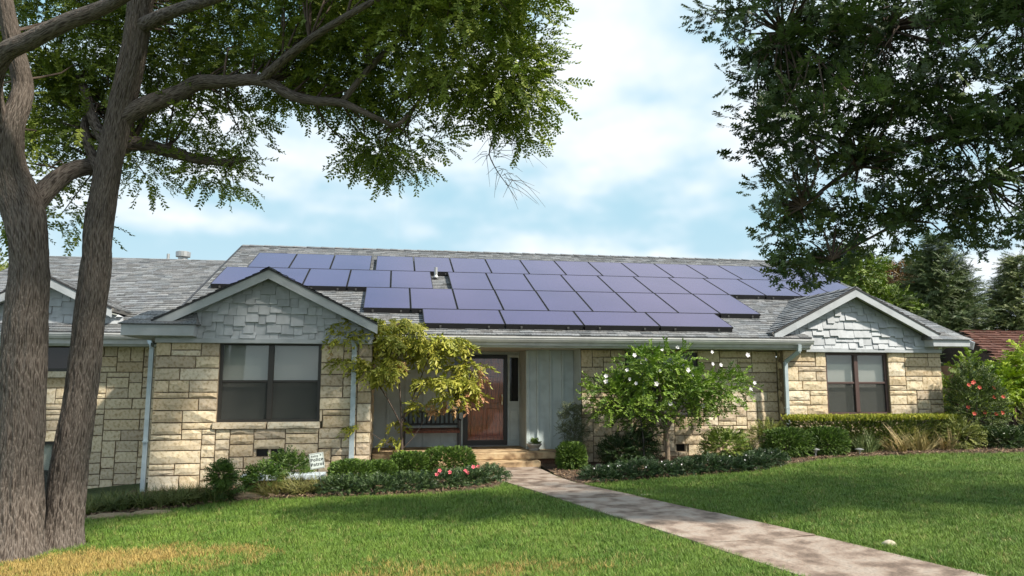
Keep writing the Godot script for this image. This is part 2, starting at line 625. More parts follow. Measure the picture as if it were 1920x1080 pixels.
func rake(part: Node3D, a: Vector3, b: Vector3, depth: float) -> void:
	# a: apex, b: lower end; a board hanging below the roof edge with a dark drip edge above and a soffit behind
	var st := new_st()
	var dn := Vector3.DOWN * 0.17
	var zf := Vector3(0, 0, 0.028)
	hexa(st, [a + dn + zf, a + zf, b + zf, b + dn + zf] if b.x > a.x else [b + dn + zf, b + zf, a + zf, a + dn + zf], [a + dn, a, b, b + dn] if b.x > a.x else [b + dn, b, a, a + dn])
	obj("rake_board", st, M.trim, part)
	st = new_st()
	var dd := Vector3.DOWN * 0.10
	var zs := Vector3(0, 0, -0.004)
	var za := Vector3(0, 0, -depth)
	hexa(st, [a + dd + zs, a + dd * 0.8 + zs, b + dd * 0.8 + zs, b + dd + zs] if b.x > a.x else [b + dd + zs, b + dd * 0.8 + zs, a + dd * 0.8 + zs, a + dd + zs], [a + dd + za, a + dd * 0.8 + za, b + dd * 0.8 + za, b + dd + za] if b.x > a.x else [b + dd + za, b + dd * 0.8 + za, a + dd * 0.8 + za, a + dd + za])
	obj("rake_soffit", st, M.soffit, part)
	st = new_st()
	bar(st, a + Vector3(0, 0.012, 0.03), b + Vector3(0, 0.012, 0.03), 0.03, 0.022, Vector3(0, 0, 1))
	obj("drip_edge", st, M.drip, part)

# ---------------------------------------------------------------- windows
func window(house: Node3D, called: String, x0: float, x1: float, y0: float, y1: float, z: float, frame_m: Material, blinds := true) -> Node3D:
	var w := group_part(called, house)
	w.position = Vector3(x0, y0, z)
	var W := x1 - x0
	var H := y1 - y0
	var zf := -0.05
	var st := new_st()
	box(st, Vector3(0, 0, zf - 0.06), Vector3(0.055, H, zf))
	box(st, Vector3(W - 0.055, 0, zf - 0.06), Vector3(W, H, zf))
	box(st, Vector3(0.055, 0, zf - 0.06), Vector3(W - 0.055, 0.045, zf))
	box(st, Vector3(0.055, H - 0.06, zf - 0.06), Vector3(W - 0.055, H, zf))
	obj("frame", st, frame_m, w)
	st = new_st()
	soft_box(st, Vector3(W * 0.5 - 0.05, 0.045, zf - 0.05), Vector3(W * 0.5 + 0.05, H - 0.06, zf + 0.012), 0.008)
	obj("mullion", st, frame_m, w)
	for s in 2:
		var a := 0.055 if s == 0 else W * 0.5 + 0.05
		var b := W * 0.5 - 0.05 if s == 0 else W - 0.055
		st = new_st()
		soft_box(st, Vector3(a, H * 0.49, zf - 0.045), Vector3(b, H * 0.49 + 0.045, zf - 0.004), 0.006)
		obj("meeting_rail", st, frame_m, w)
		st = new_st()
		box(st, Vector3(a, H * 0.49 + 0.045, zf - 0.034), Vector3(b, H - 0.06, zf - 0.03))
		obj("pane", st, M.glass, w)
		st = new_st()
		box(st, Vector3(a, 0.045, zf - 0.044), Vector3(b, H * 0.49, zf - 0.04))
		obj("pane", st, M.glass, w)
		st = new_st()
		box(st, Vector3(a, 0.045, zf - 0.024), Vector3(b, H * 0.49, zf - 0.022))
		obj("insect_screen", st, M.screen, w)
		if blinds:
			st = new_st()
			var y := 0.03
			while y < H - 0.05:
				var tilt := 0.0115
				hexa(st, [Vector3(a - 0.03, y, -0.17), Vector3(a - 0.03, y + 0.028, -0.17 - tilt), Vector3(b + 0.03, y + 0.028, -0.17 - tilt), Vector3(b + 0.03, y, -0.17)],
					[Vector3(a - 0.03, y - 0.001, -0.172), Vector3(a - 0.03, y + 0.027, -0.172 - tilt), Vector3(b + 0.03, y + 0.027, -0.172 - tilt), Vector3(b + 0.03, y - 0.001, -0.172)])
				y += 0.0255
			obj("blind", st, M.blind, w)
	st = new_st()
	box(st, Vector3(-0.02, -0.02, -0.6), Vector3(W + 0.02, H + 0.02, -0.58))
	box(st, Vector3(-0.02, -0.02, -0.58), Vector3(0.0, H + 0.02, -0.2))
	box(st, Vector3(W, -0.02, -0.58), Vector3(W + 0.02, H + 0.02, -0.2))
	box(st, Vector3(0, -0.02, -0.58), Vector3(W, 0.0, -0.2))
	box(st, Vector3(0, H, -0.58), Vector3(W, H + 0.02, -0.2))
	obj("window_recess", st, M.room, w)
	return w

func spout(house: Node3D, pts: Array, w := 0.075) -> void:
	var part := group_part("downspout", house)
	for i in pts.size() - 1:
		var st := new_st()
		bar(st, pts[i], pts[i + 1], w, w * 0.8, Vector3(0, 0, 1))
		obj("pipe", st, M.spout, part)
	var st2 := new_st()
	var p: Vector3 = pts[-1]
	bar(st2, p + Vector3(0, 0.9, 0), p + Vector3(0, 0.93, 0), w + 0.012, w * 0.8 + 0.03, Vector3(0, 0, 1))
	obj("strap", st2, M.spout, part)

func gutter(house: Node3D, x0: float, x1: float, y: float, z: float) -> void:
	var st := new_st()
	var prof := [Vector2(0, 0.0), Vector2(0, -0.11), Vector2(0.07, -0.11), Vector2(0.10, -0.06), Vector2(0.10, -0.035), Vector2(0.115, -0.03), Vector2(0.115, 0.0), Vector2(0.105, 0.0), Vector2(0.09, -0.05), Vector2(0.06, -0.1), Vector2(0.01, -0.1), Vector2(0.01, 0.0)]
	for i in prof.size():
		var p: Vector2 = prof[i]
		var q: Vector2 = prof[(i + 1) % prof.size()]
		quad(st, Vector3(x0, y + p.y, z + p.x), Vector3(x0, y + q.y, z + q.x), Vector3(x1, y + q.y, z + q.x), Vector3(x1, y + p.y, z + p.x))
	for x in [x0, x1]:
		quad(st, Vector3(x, y, z), Vector3(x, y - 0.11, z), Vector3(x, y - 0.11, z + 0.07), Vector3(x, y - 0.03, z + 0.115))
	obj("gutter", st, M.gutter, house)

# a pent return: boxed eave end beside a gable
func pent_return(house: Node3D, x0: float, x1: float, y0: float, y1: float, zw: float, zf: float, left: bool) -> void:
	var part := group_part("eave_return", house)
	var st := new_st()
	soft_box(st, Vector3(x0, y0, zw - 0.02), Vector3(x1, y1, zf), 0.008)
	obj("fascia_box", st, M.trim, part)
	st = new_st()
	var rise := 0.27
	var inx := 0.34
	var e := 0.045
	var a := Vector3(x0 - e, y1 + 0.004, zf + e)
	var b := Vector3(x1 + e, y1 + 0.004, zf + e)
	var c := Vector3(x1 + e, y1 + 0.004, zw - 0.9)
	var d := Vector3(x0 - e, y1 + 0.004, zw - 0.9)
	var t0 := Vector3((x0 + inx) if left else (x0 + 0.05), y1 + rise, zw + 0.02)
	var t1 := Vector3((x1 - 0.05) if left else (x1 - inx), y1 + rise, zw + 0.02)
	var t2 := Vector3(t1.x, y1 + rise, zw - 0.9)
	var t3 := Vector3(t0.x, y1 + rise, zw - 0.9)
	var up := Vector3(0, 0.012, 0)
	# courses on the front, then the two hips
	for k in 3:
		for f in [[a, b, t0, t1], [b, c, t1, t2], [d, a, t3, t0]]:
			var p0: Vector3 = f[0].lerp(f[2], k / 3.0)
			var p1: Vector3 = f[1].lerp(f[3], k / 3.0)
			var q0: Vector3 = f[0].lerp(f[2], (k + 1) / 3.0)
			var q1: Vector3 = f[1].lerp(f[3], (k + 1) / 3.0)
			var n := maxi(1, int(p0.distance_to(p1) / 0.25))
			for i in n:
				st.set_color(roof_tone())
				var s0 := float(i) / n
				var s1 := float(i + 1) / n
				quad(st, p0.lerp(p1, s0) + up, q0.lerp(q1, s0), q0.lerp(q1, s1), p0.lerp(p1, s1) + up)
				quad(st, p0.lerp(p1, s0), p0.lerp(p1, s0) + up, p0.lerp(p1, s1) + up, p0.lerp(p1, s1))
	quad(st, d, a, b, c)
	var o := obj("shingles", st, M.roof, part)
	o.set_meta("kind", "stuff")

# ---------------------------------------------------------------- foliage
func leaf_tri(st: SurfaceTool, p: Vector3, d: Vector3, side: Vector3, l: float, w: float, fold := 0.25) -> void:
	var n := d.cross(side).normalized()
	var tip := p + d * l - n * l * 0.12
	var mid := p + d * l * 0.45
	var a := mid + side * w * 0.5 + n * w * fold
	var b := mid - side * w * 0.5 + n * w * fold
	tri(st, p, a, tip)
	tri(st, p, tip, b)

# twig along +Z with leaves on both sides
func spray_mesh(n: int, length: float, ll: float, lw: float, droop: float, spread := 1.0, sd := 1) -> ArrayMesh:
	var r := RandomNumberGenerator.new()
	r.seed = sd
	var st := new_st()
	tri(st, Vector3(0.003, 0, 0), Vector3(-0.003, 0, 0), Vector3(0, -droop * 0.5, length))
	for i in n:
		var t := (i + 0.6) / n
		var s := 1.0 if i % 2 == 0 else -1.0
		var p := Vector3(0, -droop * 0.5 * t * t, length * t)
		var d := Vector3(s * spread * r.randf_range(0.5, 1.1), r.randf_range(-0.35, 0.35) - droop * 2.0, r.randf_range(0.25, 0.9)).normalized()
		var side := d.cross(Vector3(r.randf_range(-0.5, 0.5), 1, r.randf_range(-0.5, 0.5))).normalized()
		var k := r.randf_range(0.7, 1.15)
		leaf_tri(st, p, d, side, ll * k, lw * k)
	return done(st)

# whorl of deeply lobed leaves
func lobed_mesh(n: int, ll: float, sd := 1) -> ArrayMesh:
	var r := RandomNumberGenerator.new()
	r.seed = sd
	var st := new_st()
	for i in n:
		var a := TAU * i / n + r.randf_range(-0.4, 0.4)
		var d := Vector3(cos(a), r.randf_range(-0.5, 0.5), sin(a) + 0.5).normalized()
		var side := d.cross(Vector3(r.randf_range(-0.4, 0.4), 1, r.randf_range(-0.4, 0.4))).normalized()
		var nrm := d.cross(side)
		var l := ll * r.randf_range(0.75, 1.15)
		var p := d * r.randf_range(0.0, 0.05)
		var bend := -0.1 * l
		var at := func(t: float) -> Vector3: return p + d * l * t + nrm * bend * t * t
		# midrib strip
		var w0 := side * l * 0.06
		quad(st, at.call(0.2) - w0, at.call(0.85) - w0, at.call(0.85) + w0, at.call(0.2) + w0)
		tri(st, at.call(0.8) - w0 * 1.4, at.call(1.0), at.call(0.8) + w0 * 1.4)
		for lobe in [[0.26, 0.40, 0.30], [0.48, 0.66, 0.40], [0.72, 0.86, 0.24]]:
			for s in [-1.0, 1.0]:
				var tip: Vector3 = at.call(lobe[1] + 0.03) + side * s * l * lobe[2] + nrm * l * 0.04
				tri(st, at.call(lobe[0] - 0.07), tip, at.call(lobe[0] + 0.17))
		tri(st, p + side * 0.002, at.call(0.25), p - side * 0.002)
	return done(st)

func blade_mesh(n: int, hmin: float, hmax: float, w: float, lean: float, rad: float, sd: int, segs := 2) -> ArrayMesh:
	var r := RandomNumberGenerator.new()
	r.seed = sd
	var st := new_st()
	for i in n:
		var a := r.randf() * TAU
		var p := Vector3(cos(r.randf() * TAU), 0, sin(r.randf() * TAU)) * rad * r.randf()
		var out := Vector3(cos(a), 0, sin(a))
		var side := Vector3(-out.z, 0, out.x)
		var hh := r.randf_range(hmin, hmax)
		var ln := lean * r.randf_range(0.3, 1.2)
		var last_l := p - side * w * 0.5
		var last_r := p + side * w * 0.5
		for k in segs:
			var t := float(k + 1) / segs
			var c := p + Vector3.UP * hh * (t - ln * 0.35 * t * t) + out * hh * ln * t * t
			var ww := w * (1.0 - t * t) * 0.5
			if k == segs - 1:
				tri(st, last_l, c, last_r)
			else:
				quad(st, last_l, c - side * ww, c + side * ww, last_r)
				last_l = c - side * ww
				last_r = c + side * ww
	return done(st)

func cloud(parent: Node, called: String, mesh: Mesh, m: Material, xs: Array, cs: Array) -> MultiMeshInstance3D:
	var mm := MultiMesh.new()
	mm.transform_format = MultiMesh.TRANSFORM_3D
	mm.use_colors = true
	mm.mesh = mesh
	mm.instance_count = xs.size()
	var buf := PackedFloat32Array()
	buf.resize(xs.size() * 16)
	for i in xs.size():
		var t: Transform3D = xs[i]
		var c: Color = cs[i]
		var k := i * 16
		var b := t.basis
		buf[k] = b.x.x; buf[k + 1] = b.y.x; buf[k + 2] = b.z.x; buf[k + 3] = t.origin.x
		buf[k + 4] = b.x.y; buf[k + 5] = b.y.y; buf[k + 6] = b.z.y; buf[k + 7] = t.origin.y
		buf[k + 8] = b.x.z; buf[k + 9] = b.y.z; buf[k + 10] = b.z.z; buf[k + 11] = t.origin.z
		buf[k + 12] = c.r; buf[k + 13] = c.g; buf[k + 14] = c.b; buf[k + 15] = 1.0
	mm.buffer = buf
	var o := MultiMeshInstance3D.new()
	o.name = called if parent != self else numbered(called)
	o.multimesh = mm
	o.material_override = m
	parent.add_child(o, true)
	o.set_meta("kind", "stuff")
	return o

func ball() -> Vector3:
	while true:
		var v := Vector3(rng.randf_range(-1, 1), rng.randf_range(-1, 1), rng.randf_range(-1, 1))
		if v.length_squared() < 1.0: return v
	return Vector3.ZERO

func aim(d: Vector3) -> Basis:
	var z := d.normalized()
	var x := Vector3.UP.cross(z)
	x = (x.normalized() if x.length() > 0.05 else Vector3.RIGHT)
	return Basis(x, z.cross(x), z) * Basis(Vector3(0, 0, 1), rng.randf_range(-0.9, 0.9))

func tint(a: Color, b: Color) -> Color:
	var c := a.lerp(b, rng.randf())
	return c * rng.randf_range(0.8, 1.2)

# sprays gathered into clumps inside ellipsoids [x, y, z, rx, ry, rz, clumps]
func crown_points(blobs: Array, per: int, clump: float, flat: float, outward: float, smin: float, smax: float, c0: Color, c1: Color, xs: Array, cs: Array) -> Array:
	var heads := []
	for b in blobs:
		var C := Vector3(b[0], b[1], b[2])
		for k in int(b[6]):
			var v := ball()
			v *= pow(maxf(v.length(), 0.02), -0.45) if v.length() < 1.0 else 1.0
			if v.length() > 1.08: v = v.normalized()
			var p := C + v * Vector3(b[3], b[4], b[5])
			heads.append([p, C])
			for i in per:
				var o := ball() * clump
				o.y *= flat
				var d := (o.normalized() * 0.8 + v * outward + Vector3(rng.randf_range(-0.5, 0.5), rng.randf_range(-0.45, 0.3), rng.randf_range(-0.5, 0.5)))
				xs.append(Transform3D(aim(d).scaled(Vector3.ONE * rng.randf_range(smin, smax)), p + o))
				cs.append(tint(c0, c1))
	return heads

# a clipped or loose shrub: sprays on the outer shell, pointing outwards
func shrub(called: String, label: String, at: Vector3, r: Vector3, n: int, mesh: Mesh, m: Material, c0: Color, c1: Color, opt := {}) -> Node3D:
	var t := thing(called, label, opt.get("category", "shrub"), at, 0.0, opt.get("group", ""))
	var xs := []
	var cs := []
	var power: float = opt.get("power", 2.0)
	var up: float = opt.get("up", 0.0)
	var lift: float = opt.get("lift", 0.0)
	for i in n:
		var v := ball().normalized()
		if power > 2.0:
			var k := pow(pow(absf(v.x), power) + pow(absf(v.y), power) + pow(absf(v.z), power), -1.0 / power)
			v *= k
		var depth := 1.0 - pow(rng.randf(), 2.2) * 0.55
		var wob: float = 1.0 + 0.16 * noise.get_noise_3d(v.x * 60.0 + at.x * 50.0, v.y * 60.0, v.z * 60.0) * opt.get("wobble", 1.0)
		var p: Vector3 = Vector3(0, lift + r.y, 0) + v * r * depth * wob
		if p.y < 0.015: p.y = rng.randf_range(0.015, 0.06)
		var d := v + Vector3(rng.randf_range(-0.6, 0.6), rng.randf_range(-0.4, 0.5) + up, rng.randf_range(-0.6, 0.6))
		var size: float = opt.get("size", 1.0)
		xs.append(Transform3D(aim(d).scaled(Vector3.ONE * size * rng.randf_range(0.75, 1.25)), p))
		cs.append(tint(c0, c1))
	cloud(t, "foliage", mesh, m, xs, cs)
	var st := new_st()
	for i in 4:
		var a := TAU * i / 4.0 + rng.randf()
		tube(st, [[Vector3(0.03 * cos(a), -0.05, 0.03 * sin(a)), 0.012], [Vector3(r.x * 0.3 * cos(a), (lift + r.y) * 0.7, r.z * 0.3 * sin(a)), 0.009], [Vector3(r.x * 0.55 * cos(a), lift + r.y * 1.3, r.z * 0.55 * sin(a)), 0.004]], 5)
	obj("stem", st, M.twig, t)
	return t

func flower(parent: Node, at: Vector3, dir: Vector3, size: float, m: Material) -> void:
	var st := new_st()
	var b := aim(dir)
	for k in 5:
		var a := TAU * k / 5.0
		var d := (b.x * cos(a) + b.y * sin(a) + b.z * 0.45).normalized()
		var s := (b.y * cos(a) - b.x * sin(a))
		var mid := d * size * 0.62
		tri(st, Vector3.ZERO, mid + s * size * 0.36, d * size)
		tri(st, Vector3.ZERO, d * size, mid - s * size * 0.36)
	bar(st, Vector3.ZERO, b.z * size * 0.6, size * 0.12, size * 0.12)
	obj("flower", st, m, parent, at)

func tufts(called: String, label: String, at: Vector3, mesh: Mesh, m: Material, n: int, rad: Vector3, c0: Color, c1: Color, opt := {}) -> Node3D:
	var t := thing(called, label, opt.get("category", "plant"), at, 0.0, opt.get("group", ""))
	var xs := []
	var cs := []
	for i in n:
		var v := ball()
		v.y = 0.0
		var p := v * rad
		p.y = ground(at.x + p.x, 0) - ground(at.x, 0)
		var lean := Basis(Vector3(v.z, 0, -v.x).normalized() if v.length() > 0.05 else Vector3.RIGHT, v.length() * opt.get("lean", 0.5))
		xs.append(Transform3D((lean * Basis(Vector3.UP, rng.randf() * TAU)).scaled(Vector3.ONE * rng.randf_range(0.75, 1.2)), p))
		cs.append(tint(c0, c1))
	cloud(t, "leaves", mesh, m, xs, cs)
	return t

func limbs(t: Node3D, called: String, lists: Array, sides: int, step: float, bump: float, m: Material) -> void:
	for l in lists:
		var st := new_st()
		var pts := []
		for q in l: pts.append([Vector3(q[0], q[1], q[2]) - t.position, q[3] * (0.92 if called == "trunk" else 0.78)])
		tube(st, pts, sides, step, bump)
		obj(called, st, m, t)

# fine twigs from each clump of leaves back towards the nearest limb
func twigs(t: Node3D, heads: Array, limb_pts: Array, share: float) -> void:
	var st := new_st()
	for hd in heads:
		if rng.randf() > share: continue
		var p: Vector3 = hd[0]
		var best := Vector3.ZERO
		var bd := 1e9
		for q in limb_pts:
			var d := p.distance_squared_to(q)
			if d < bd:
				bd = d
				best = q
		if bd > 4.0: continue
		var mid := p.lerp(best, 0.5) + Vector3(rng.randf_range(-0.15, 0.15), rng.randf_range(0.0, 0.18), rng.randf_range(-0.15, 0.15))
		tube(st, [[best - t.position, 0.018], [mid - t.position, 0.011], [p - t.position, 0.004]], 5, 0.25)
	var o := obj("twigs", st, M.twig, t)
	o.set_meta("kind", "stuff")
# ---------------------------------------------------------------- the house
func build_house() -> void:
	var S := atan(5.0 / 12.0)
	var up := Vector3(0, sin(S), -cos(S))
	var house := thing("stone_house", "low cream limestone house with grey shingle roof and pale blue gables", "house")
	var all := func(_u: float, _v: float) -> bool: return true
	# stone walls
	stone_wall(house, "wing_wall", Vector3(-4.22, -0.4, 1.0), Vector3.RIGHT, 3.85, 2.96, [Rect2(1.10, 1.44, 1.81, 1.52), Rect2(1.04, 1.32, 1.93, 0.12), Rect2(1.77, 0.82, 0.55, 0.13)], 0.028)
	stone_wall(house, "wing_side_wall", Vector3(-0.39, -0.2, 0.97), Vector3(0, 0, -1), 2.5, 2.76, [])
	stone_wall(house, "wing_side_wall", Vector3(-4.2, -0.9, -1.05), Vector3(0, 0, 1), 2.03, 3.46, [])
	stone_wall(house, "main_wall", Vector3(3.97, -0.15, 0.0), Vector3.RIGHT, 4.48, 2.6, [Rect2(0.98, 1.17, 1.65, 1.38), Rect2(2.05, 0.44, 0.3, 0.15)])
	stone_wall(house, "wing_wall", Vector3(8.45, 0.0, 0.3), Vector3.RIGHT, 3.87, 2.46, [Rect2(1.01, 1.06, 1.52, 1.36)], 0.024)
	stone_wall(house, "wing_side_wall", Vector3(8.47, 0.0, 0.0), Vector3(0, 0, 1), 0.27, 2.46, [])
	stone_wall(house, "lower_wing_wall", Vector3(-9.2, -1.0, -1.1), Vector3.RIGHT, 4.98, 3.5, [Rect2(1.9, 0.38, 1.28, 1.2)], 0.016)
	lay_stones()
	# plain rear and side walls close the rooms
	var st := new_st()
	box(st, Vector3(-4.1, -0.2, -13.2), Vector3(12.3, 2.6, -13.0))
	box(st, Vector3(12.1, -0.1, -13.0), Vector3(12.3, 2.55, 0.27))
	box(st, Vector3(-9.2, -1.0, -12.0), Vector3(-9.0, 2.5, -1.3))
	box(st, Vector3(-9.0, -1.0, -12.0), Vector3(-4.1, 2.5, -11.8))
	obj("rear_wall", st, M.stones[1], house)
	st = new_st()
	hexa(st, [Vector3(-4.16, 2.6, 0.4), Vector3(-4.16, 5.5, -6.5), Vector3(-4.16, 5.5, -6.6), Vector3(-4.16, 2.6, -13.0)], [Vector3(-4.06, 2.6, 0.4), Vector3(-4.06, 5.5, -6.5), Vector3(-4.06, 5.5, -6.6), Vector3(-4.06, 2.6, -13.0)])
	hexa(st, [Vector3(12.3, 2.6, 0.2), Vector3(12.3, 5.5, -6.5), Vector3(12.3, 5.5, -6.6), Vector3(12.3, 2.6, -13.0)], [Vector3(12.2, 2.6, 0.2), Vector3(12.2, 5.5, -6.5), Vector3(12.2, 5.5, -6.6), Vector3(12.2, 2.6, -13.0)])
	obj("end_wall", st, M.siding, house)
	# window sill of two long stones, crawl space vents
	for k in 2:
		st = new_st()
		stone_mesh(st, Vector3.ZERO, 0.94, 0.13, 0.03, true)
		box(st, Vector3(0.008, 0.008, -0.18), Vector3(0.932, 0.122, -0.01))
		obj("window_sill", st, M.stones[4 - k], house, Vector3(-3.18 + 0.955 * k, 0.915, 1.05))
	vent(house, Vector3(-2.45, 0.42, 1.0), 0.55, 0.13, 2)
	vent(house, Vector3(6.02, 0.29, 0.0), 0.3, 0.15, 1)
	# windows
	window(house, "window", -3.12, -1.31, 1.04, 2.5, 1.0, M.bronze)
	window(house, "window", 4.95, 6.60, 1.02, 2.40, 0.0, M.bronze)
	window(house, "window", 9.46, 10.98, 1.06, 2.42, 0.3, M.bronze_red)
	window(house, "window", -7.30, -6.02, -0.62, 0.58, -1.1, M.bronze)
	st = new_st()
	box(st, Vector3(-7.42, 1.86, -1.06), Vector3(-6.22, 1.98, -0.98))
	obj("window_sill", st, M.stones[3], house)
	var w := group_part("window", house)
	st = new_st()
	for b in [[-7.35, 1.98, -7.29, 3.1], [-6.35, 1.98, -6.29, 3.1], [-7.29, 1.98, -6.35, 2.04], [-7.29, 3.04, -6.35, 3.1]]:
		box(st, Vector3(b[0], b[1], -1.06), Vector3(b[2], b[3], -0.98))
	obj("frame", st, M.bronze, w)
	st = new_st()
	box(st, Vector3(-7.29, 2.5, -1.05), Vector3(-6.35, 2.56, -0.99))
	obj("meeting_rail", st, M.bronze, w)
	for y in [[2.04, 2.5], [2.56, 3.04]]:
		st = new_st()
		box(st, Vector3(-7.29, y[0], -1.04), Vector3(-6.35, y[1], -1.02))
		obj("pane", st, M.dark_glass, w)
	# main roof and its lower left neighbour
	var front := slope(house, "main_roof", Vector3(-4.3, 2.70, 0.63), Vector3.RIGHT, up, 13.25, 7.725, all)
	slope(house, "main_roof", Vector3(8.95, 2.70 + 0.38 * 5.0 / 12.0, 0.25), Vector3.RIGHT, up, 3.95, 7.725 - 0.38 / cos(S), all)
	ridge_caps(front, Vector3(-4.32, 5.675, -6.5), Vector3(12.9, 5.675, -6.5), -up, Vector3(0, -sin(S), -cos(S)))
	slope(house, "lower_roof", Vector3(-9.7, 2.75, -0.5), Vector3.RIGHT, up, 5.5, 6.39, all)
	st = new_st()
	for r in [[-4.3, 12.9, 5.67, -6.5, 7.1], [-9.7, -4.2, 5.2, -6.4, 5.9]]:
		var a := Vector3(r[0], r[2], r[3])
		var b := Vector3(r[1], r[2], r[3])
		var d := Vector3(0, -r[4] * 5.0 / 12.0, -r[4])
		hexa(st, [a, a + d, b + d, b], [a - Vector3(0, 0.08, 0), a + d - Vector3(0, 0.08, 0), b + d - Vector3(0, 0.08, 0), b - Vector3(0, 0.08, 0)])
	obj("rear_roof", st, M.roof_under, house)
	st = new_st()
	for x in [-4.325, 12.9]:
		bar(st, Vector3(x, 2.70 - 0.13, 0.64), Vector3(x, 5.67 - 0.13, -6.5), 0.03, 0.17)
	obj("verge_board", st, M.trim, house)
	st = new_st()
	bar(st, Vector3(-4.335, 2.70 - 0.005, 0.64), Vector3(-4.335, 5.67 - 0.005, -6.5), 0.04, 0.03)
	obj("drip_edge", st, M.drip, house)
	# gables over the wings
	var g := gable(house, "gable", -2.27, 1.95, 1.92, 2.56, 3.70, 1.05, 0.5)
	rake(g, Vector3(-2.27, 3.82, 1.28), Vector3(-4.24, 2.835, 1.28), 0.24)
	rake(g, Vector3(-2.27, 3.82, 1.28), Vector3(-0.28, 2.825, 1.28), 0.24)
	st = new_st()
	soft_box(st, Vector3(-4.22, 2.47, 1.045), Vector3(-0.37, 2.565, 1.10), 0.01)
	obj("frieze_board", st, M.trim, g)
	slope(house, "wing_roof", Vector3(-4.2, 2.885, 1.3), Vector3(0, 0, -1), Vector3(1, 0.5, 0).normalized(), 3.9, 2.158, func(_u, _v): return true)
	slope(house, "wing_roof", Vector3(-0.3, 2.865, 1.3), Vector3(0, 0, -1), Vector3(-1, 0.5, 0).normalized(), 3.9, 2.2, func(_u, _v): return true)
	ridge_caps(house, Vector3(-2.27, 3.85, 1.3), Vector3(-2.27, 3.85, -2.2), Vector3(1, -0.5, 0).normalized(), Vector3(-1, -0.5, 0).normalized())
	pent_return(house, -4.72, -3.5, 2.58, 2.78, 1.0, 1.34, true)
	st = new_st()
	box(st, Vector3(-4.72, 2.58, -1.0), Vector3(-4.2, 2.78, 0.97))
	obj("eave_box", st, M.trim, house)
	g = gable(house, "gable", 10.1, 1.75, 2.0, 2.5, 3.69, 0.345, 0.5)
	rake(g, Vector3(10.1, 3.81, 0.58), Vector3(8.1, 2.81, 0.58), 0.24)
	rake(g, Vector3(10.1, 3.81, 0.58), Vector3(12.1, 2.81, 0.58), 0.24)
	st = new_st()
	soft_box(st, Vector3(8.95, 2.415, 0.345), Vector3(12.3, 2.505, 0.395), 0.01)
	obj("frieze_board", st, M.trim, g)
	slope(house, "wing_roof", Vector3(8.05, 2.815, 0.6), Vector3(0, 0, -1), Vector3(1, 0.5, 0).normalized(), 3.6, 2.292, func(_u, _v): return true)
	slope(house, "wing_roof", Vector3(12.12, 2.83, 0.6), Vector3(0, 0, -1), Vector3(-1, 0.5, 0).normalized(), 3.6, 2.258, func(_u, _v): return true)
	ridge_caps(house, Vector3(10.1, 3.84, 0.6), Vector3(10.1, 3.84, -2.2), Vector3(1, -0.5, 0).normalized(), Vector3(-1, -0.5, 0).normalized())
	pent_return(house, 11.85, 12.78, 2.55, 2.70, 0.3, 0.68, false)
	# small gable of the lower wing
	g = gable(house, "gable", -6.9, 1.4, 1.4, 2.5, 3.8, -1.0, 0.5)
	rake(g, Vector3(-6.9, 3.88, -0.66), Vector3(-5.6, 3.23, -0.66), 0.3)
	rake(g, Vector3(-6.9, 3.88, -0.66), Vector3(-8.2, 3.23, -0.66), 0.3)
	slope(house, "wing_roof", Vector3(-8.25, 3.235, -0.64), Vector3(0, 0, -1), Vector3(1, 0.5, 0).normalized(), 3.2, 1.509, func(_u, _v): return true)
	slope(house, "wing_roof", Vector3(-5.55, 3.235, -0.64), Vector3(0, 0, -1), Vector3(-1, 0.5, 0).normalized(), 3.2, 1.509, func(_u, _v): return true)
	# eaves: fascia, gutters, soffits
	st = new_st()
	box(st, Vector3(-0.35, 2.50, 0.57), Vector3(8.95, 2.62, 0.61))
	box(st, Vector3(-9.7, 2.52, -0.56), Vector3(-4.75, 2.68, -0.52))
	obj("fascia", st, M.gutter, house)
	gutter(house, -0.3, 8.95, 2.675, 0.615)
	gutter(house, -9.7, -4.78, 2.73, -0.515)
	st = new_st()
	box(st, Vector3(-0.37, 2.46, -0.02), Vector3(8.95, 2.50, 0.57))
	box(st, Vector3(-0.37, 2.462, -1.6), Vector3(3.97, 2.50, -0.02))
	box(st, Vector3(-9.7, 2.48, -1.12), Vector3(-4.22, 2.52, -0.56))
	box(st, Vector3(8.45, 2.445, 0.0), Vector3(12.3, 2.5, 0.28))
	obj("soffit", st, M.soffit, house)
	# downspouts
	spout(house, [Vector3(-0.70, 2.5, 1.1), Vector3(-0.70, 0.02, 1.1)], 0.09)
	spout(house, [Vector3(8.62, 2.56, 0.68), Vector3(8.62, 2.42, 0.66), Vector3(8.44, 2.2, 0.40), Vector3(8.44, 0.3, 0.38)])
	spout(house, [Vector3(-4.78, 2.6, -0.42), Vector3(-4.7, 2.5, -0.3), Vector3(-4.32, 2.36, 0.9), Vector3(-4.30, -0.2, 0.98)])
	# porch
	st = new_st()
	soft_box(st, Vector3(-0.36, 0.19, -1.6), Vector3(3.75, 0.33, 0.06), 0.015)
	obj("porch_slab", st, M.porch, house)
	st = new_st()
	box(st, Vector3(-0.34, -0.2, -1.55), Vector3(3.7, 0.188, -0.02))
	obj("porch_footing", st, M.brick, house)
	st = new_st()
	soft_box(st, Vector3(0.5, -0.05, -0.015), Vector3(3.0, 0.186, 0.42), 0.015)
	obj("porch_step", st, M.porch, house)
	st = new_st()
	box(st, Vector3(-0.4, 0.33, -1.7), Vector3(1.36, 2.46, -1.56))
	box(st, Vector3(2.93, 0.33, -1.7), Vector3(3.0, 2.46, -1.56))
	box(st, Vector3(1.36, 2.395, -1.7), Vector3(2.93, 2.46, -1.56))
	var pw := obj("porch_wall", st, M.porch_wall, house)
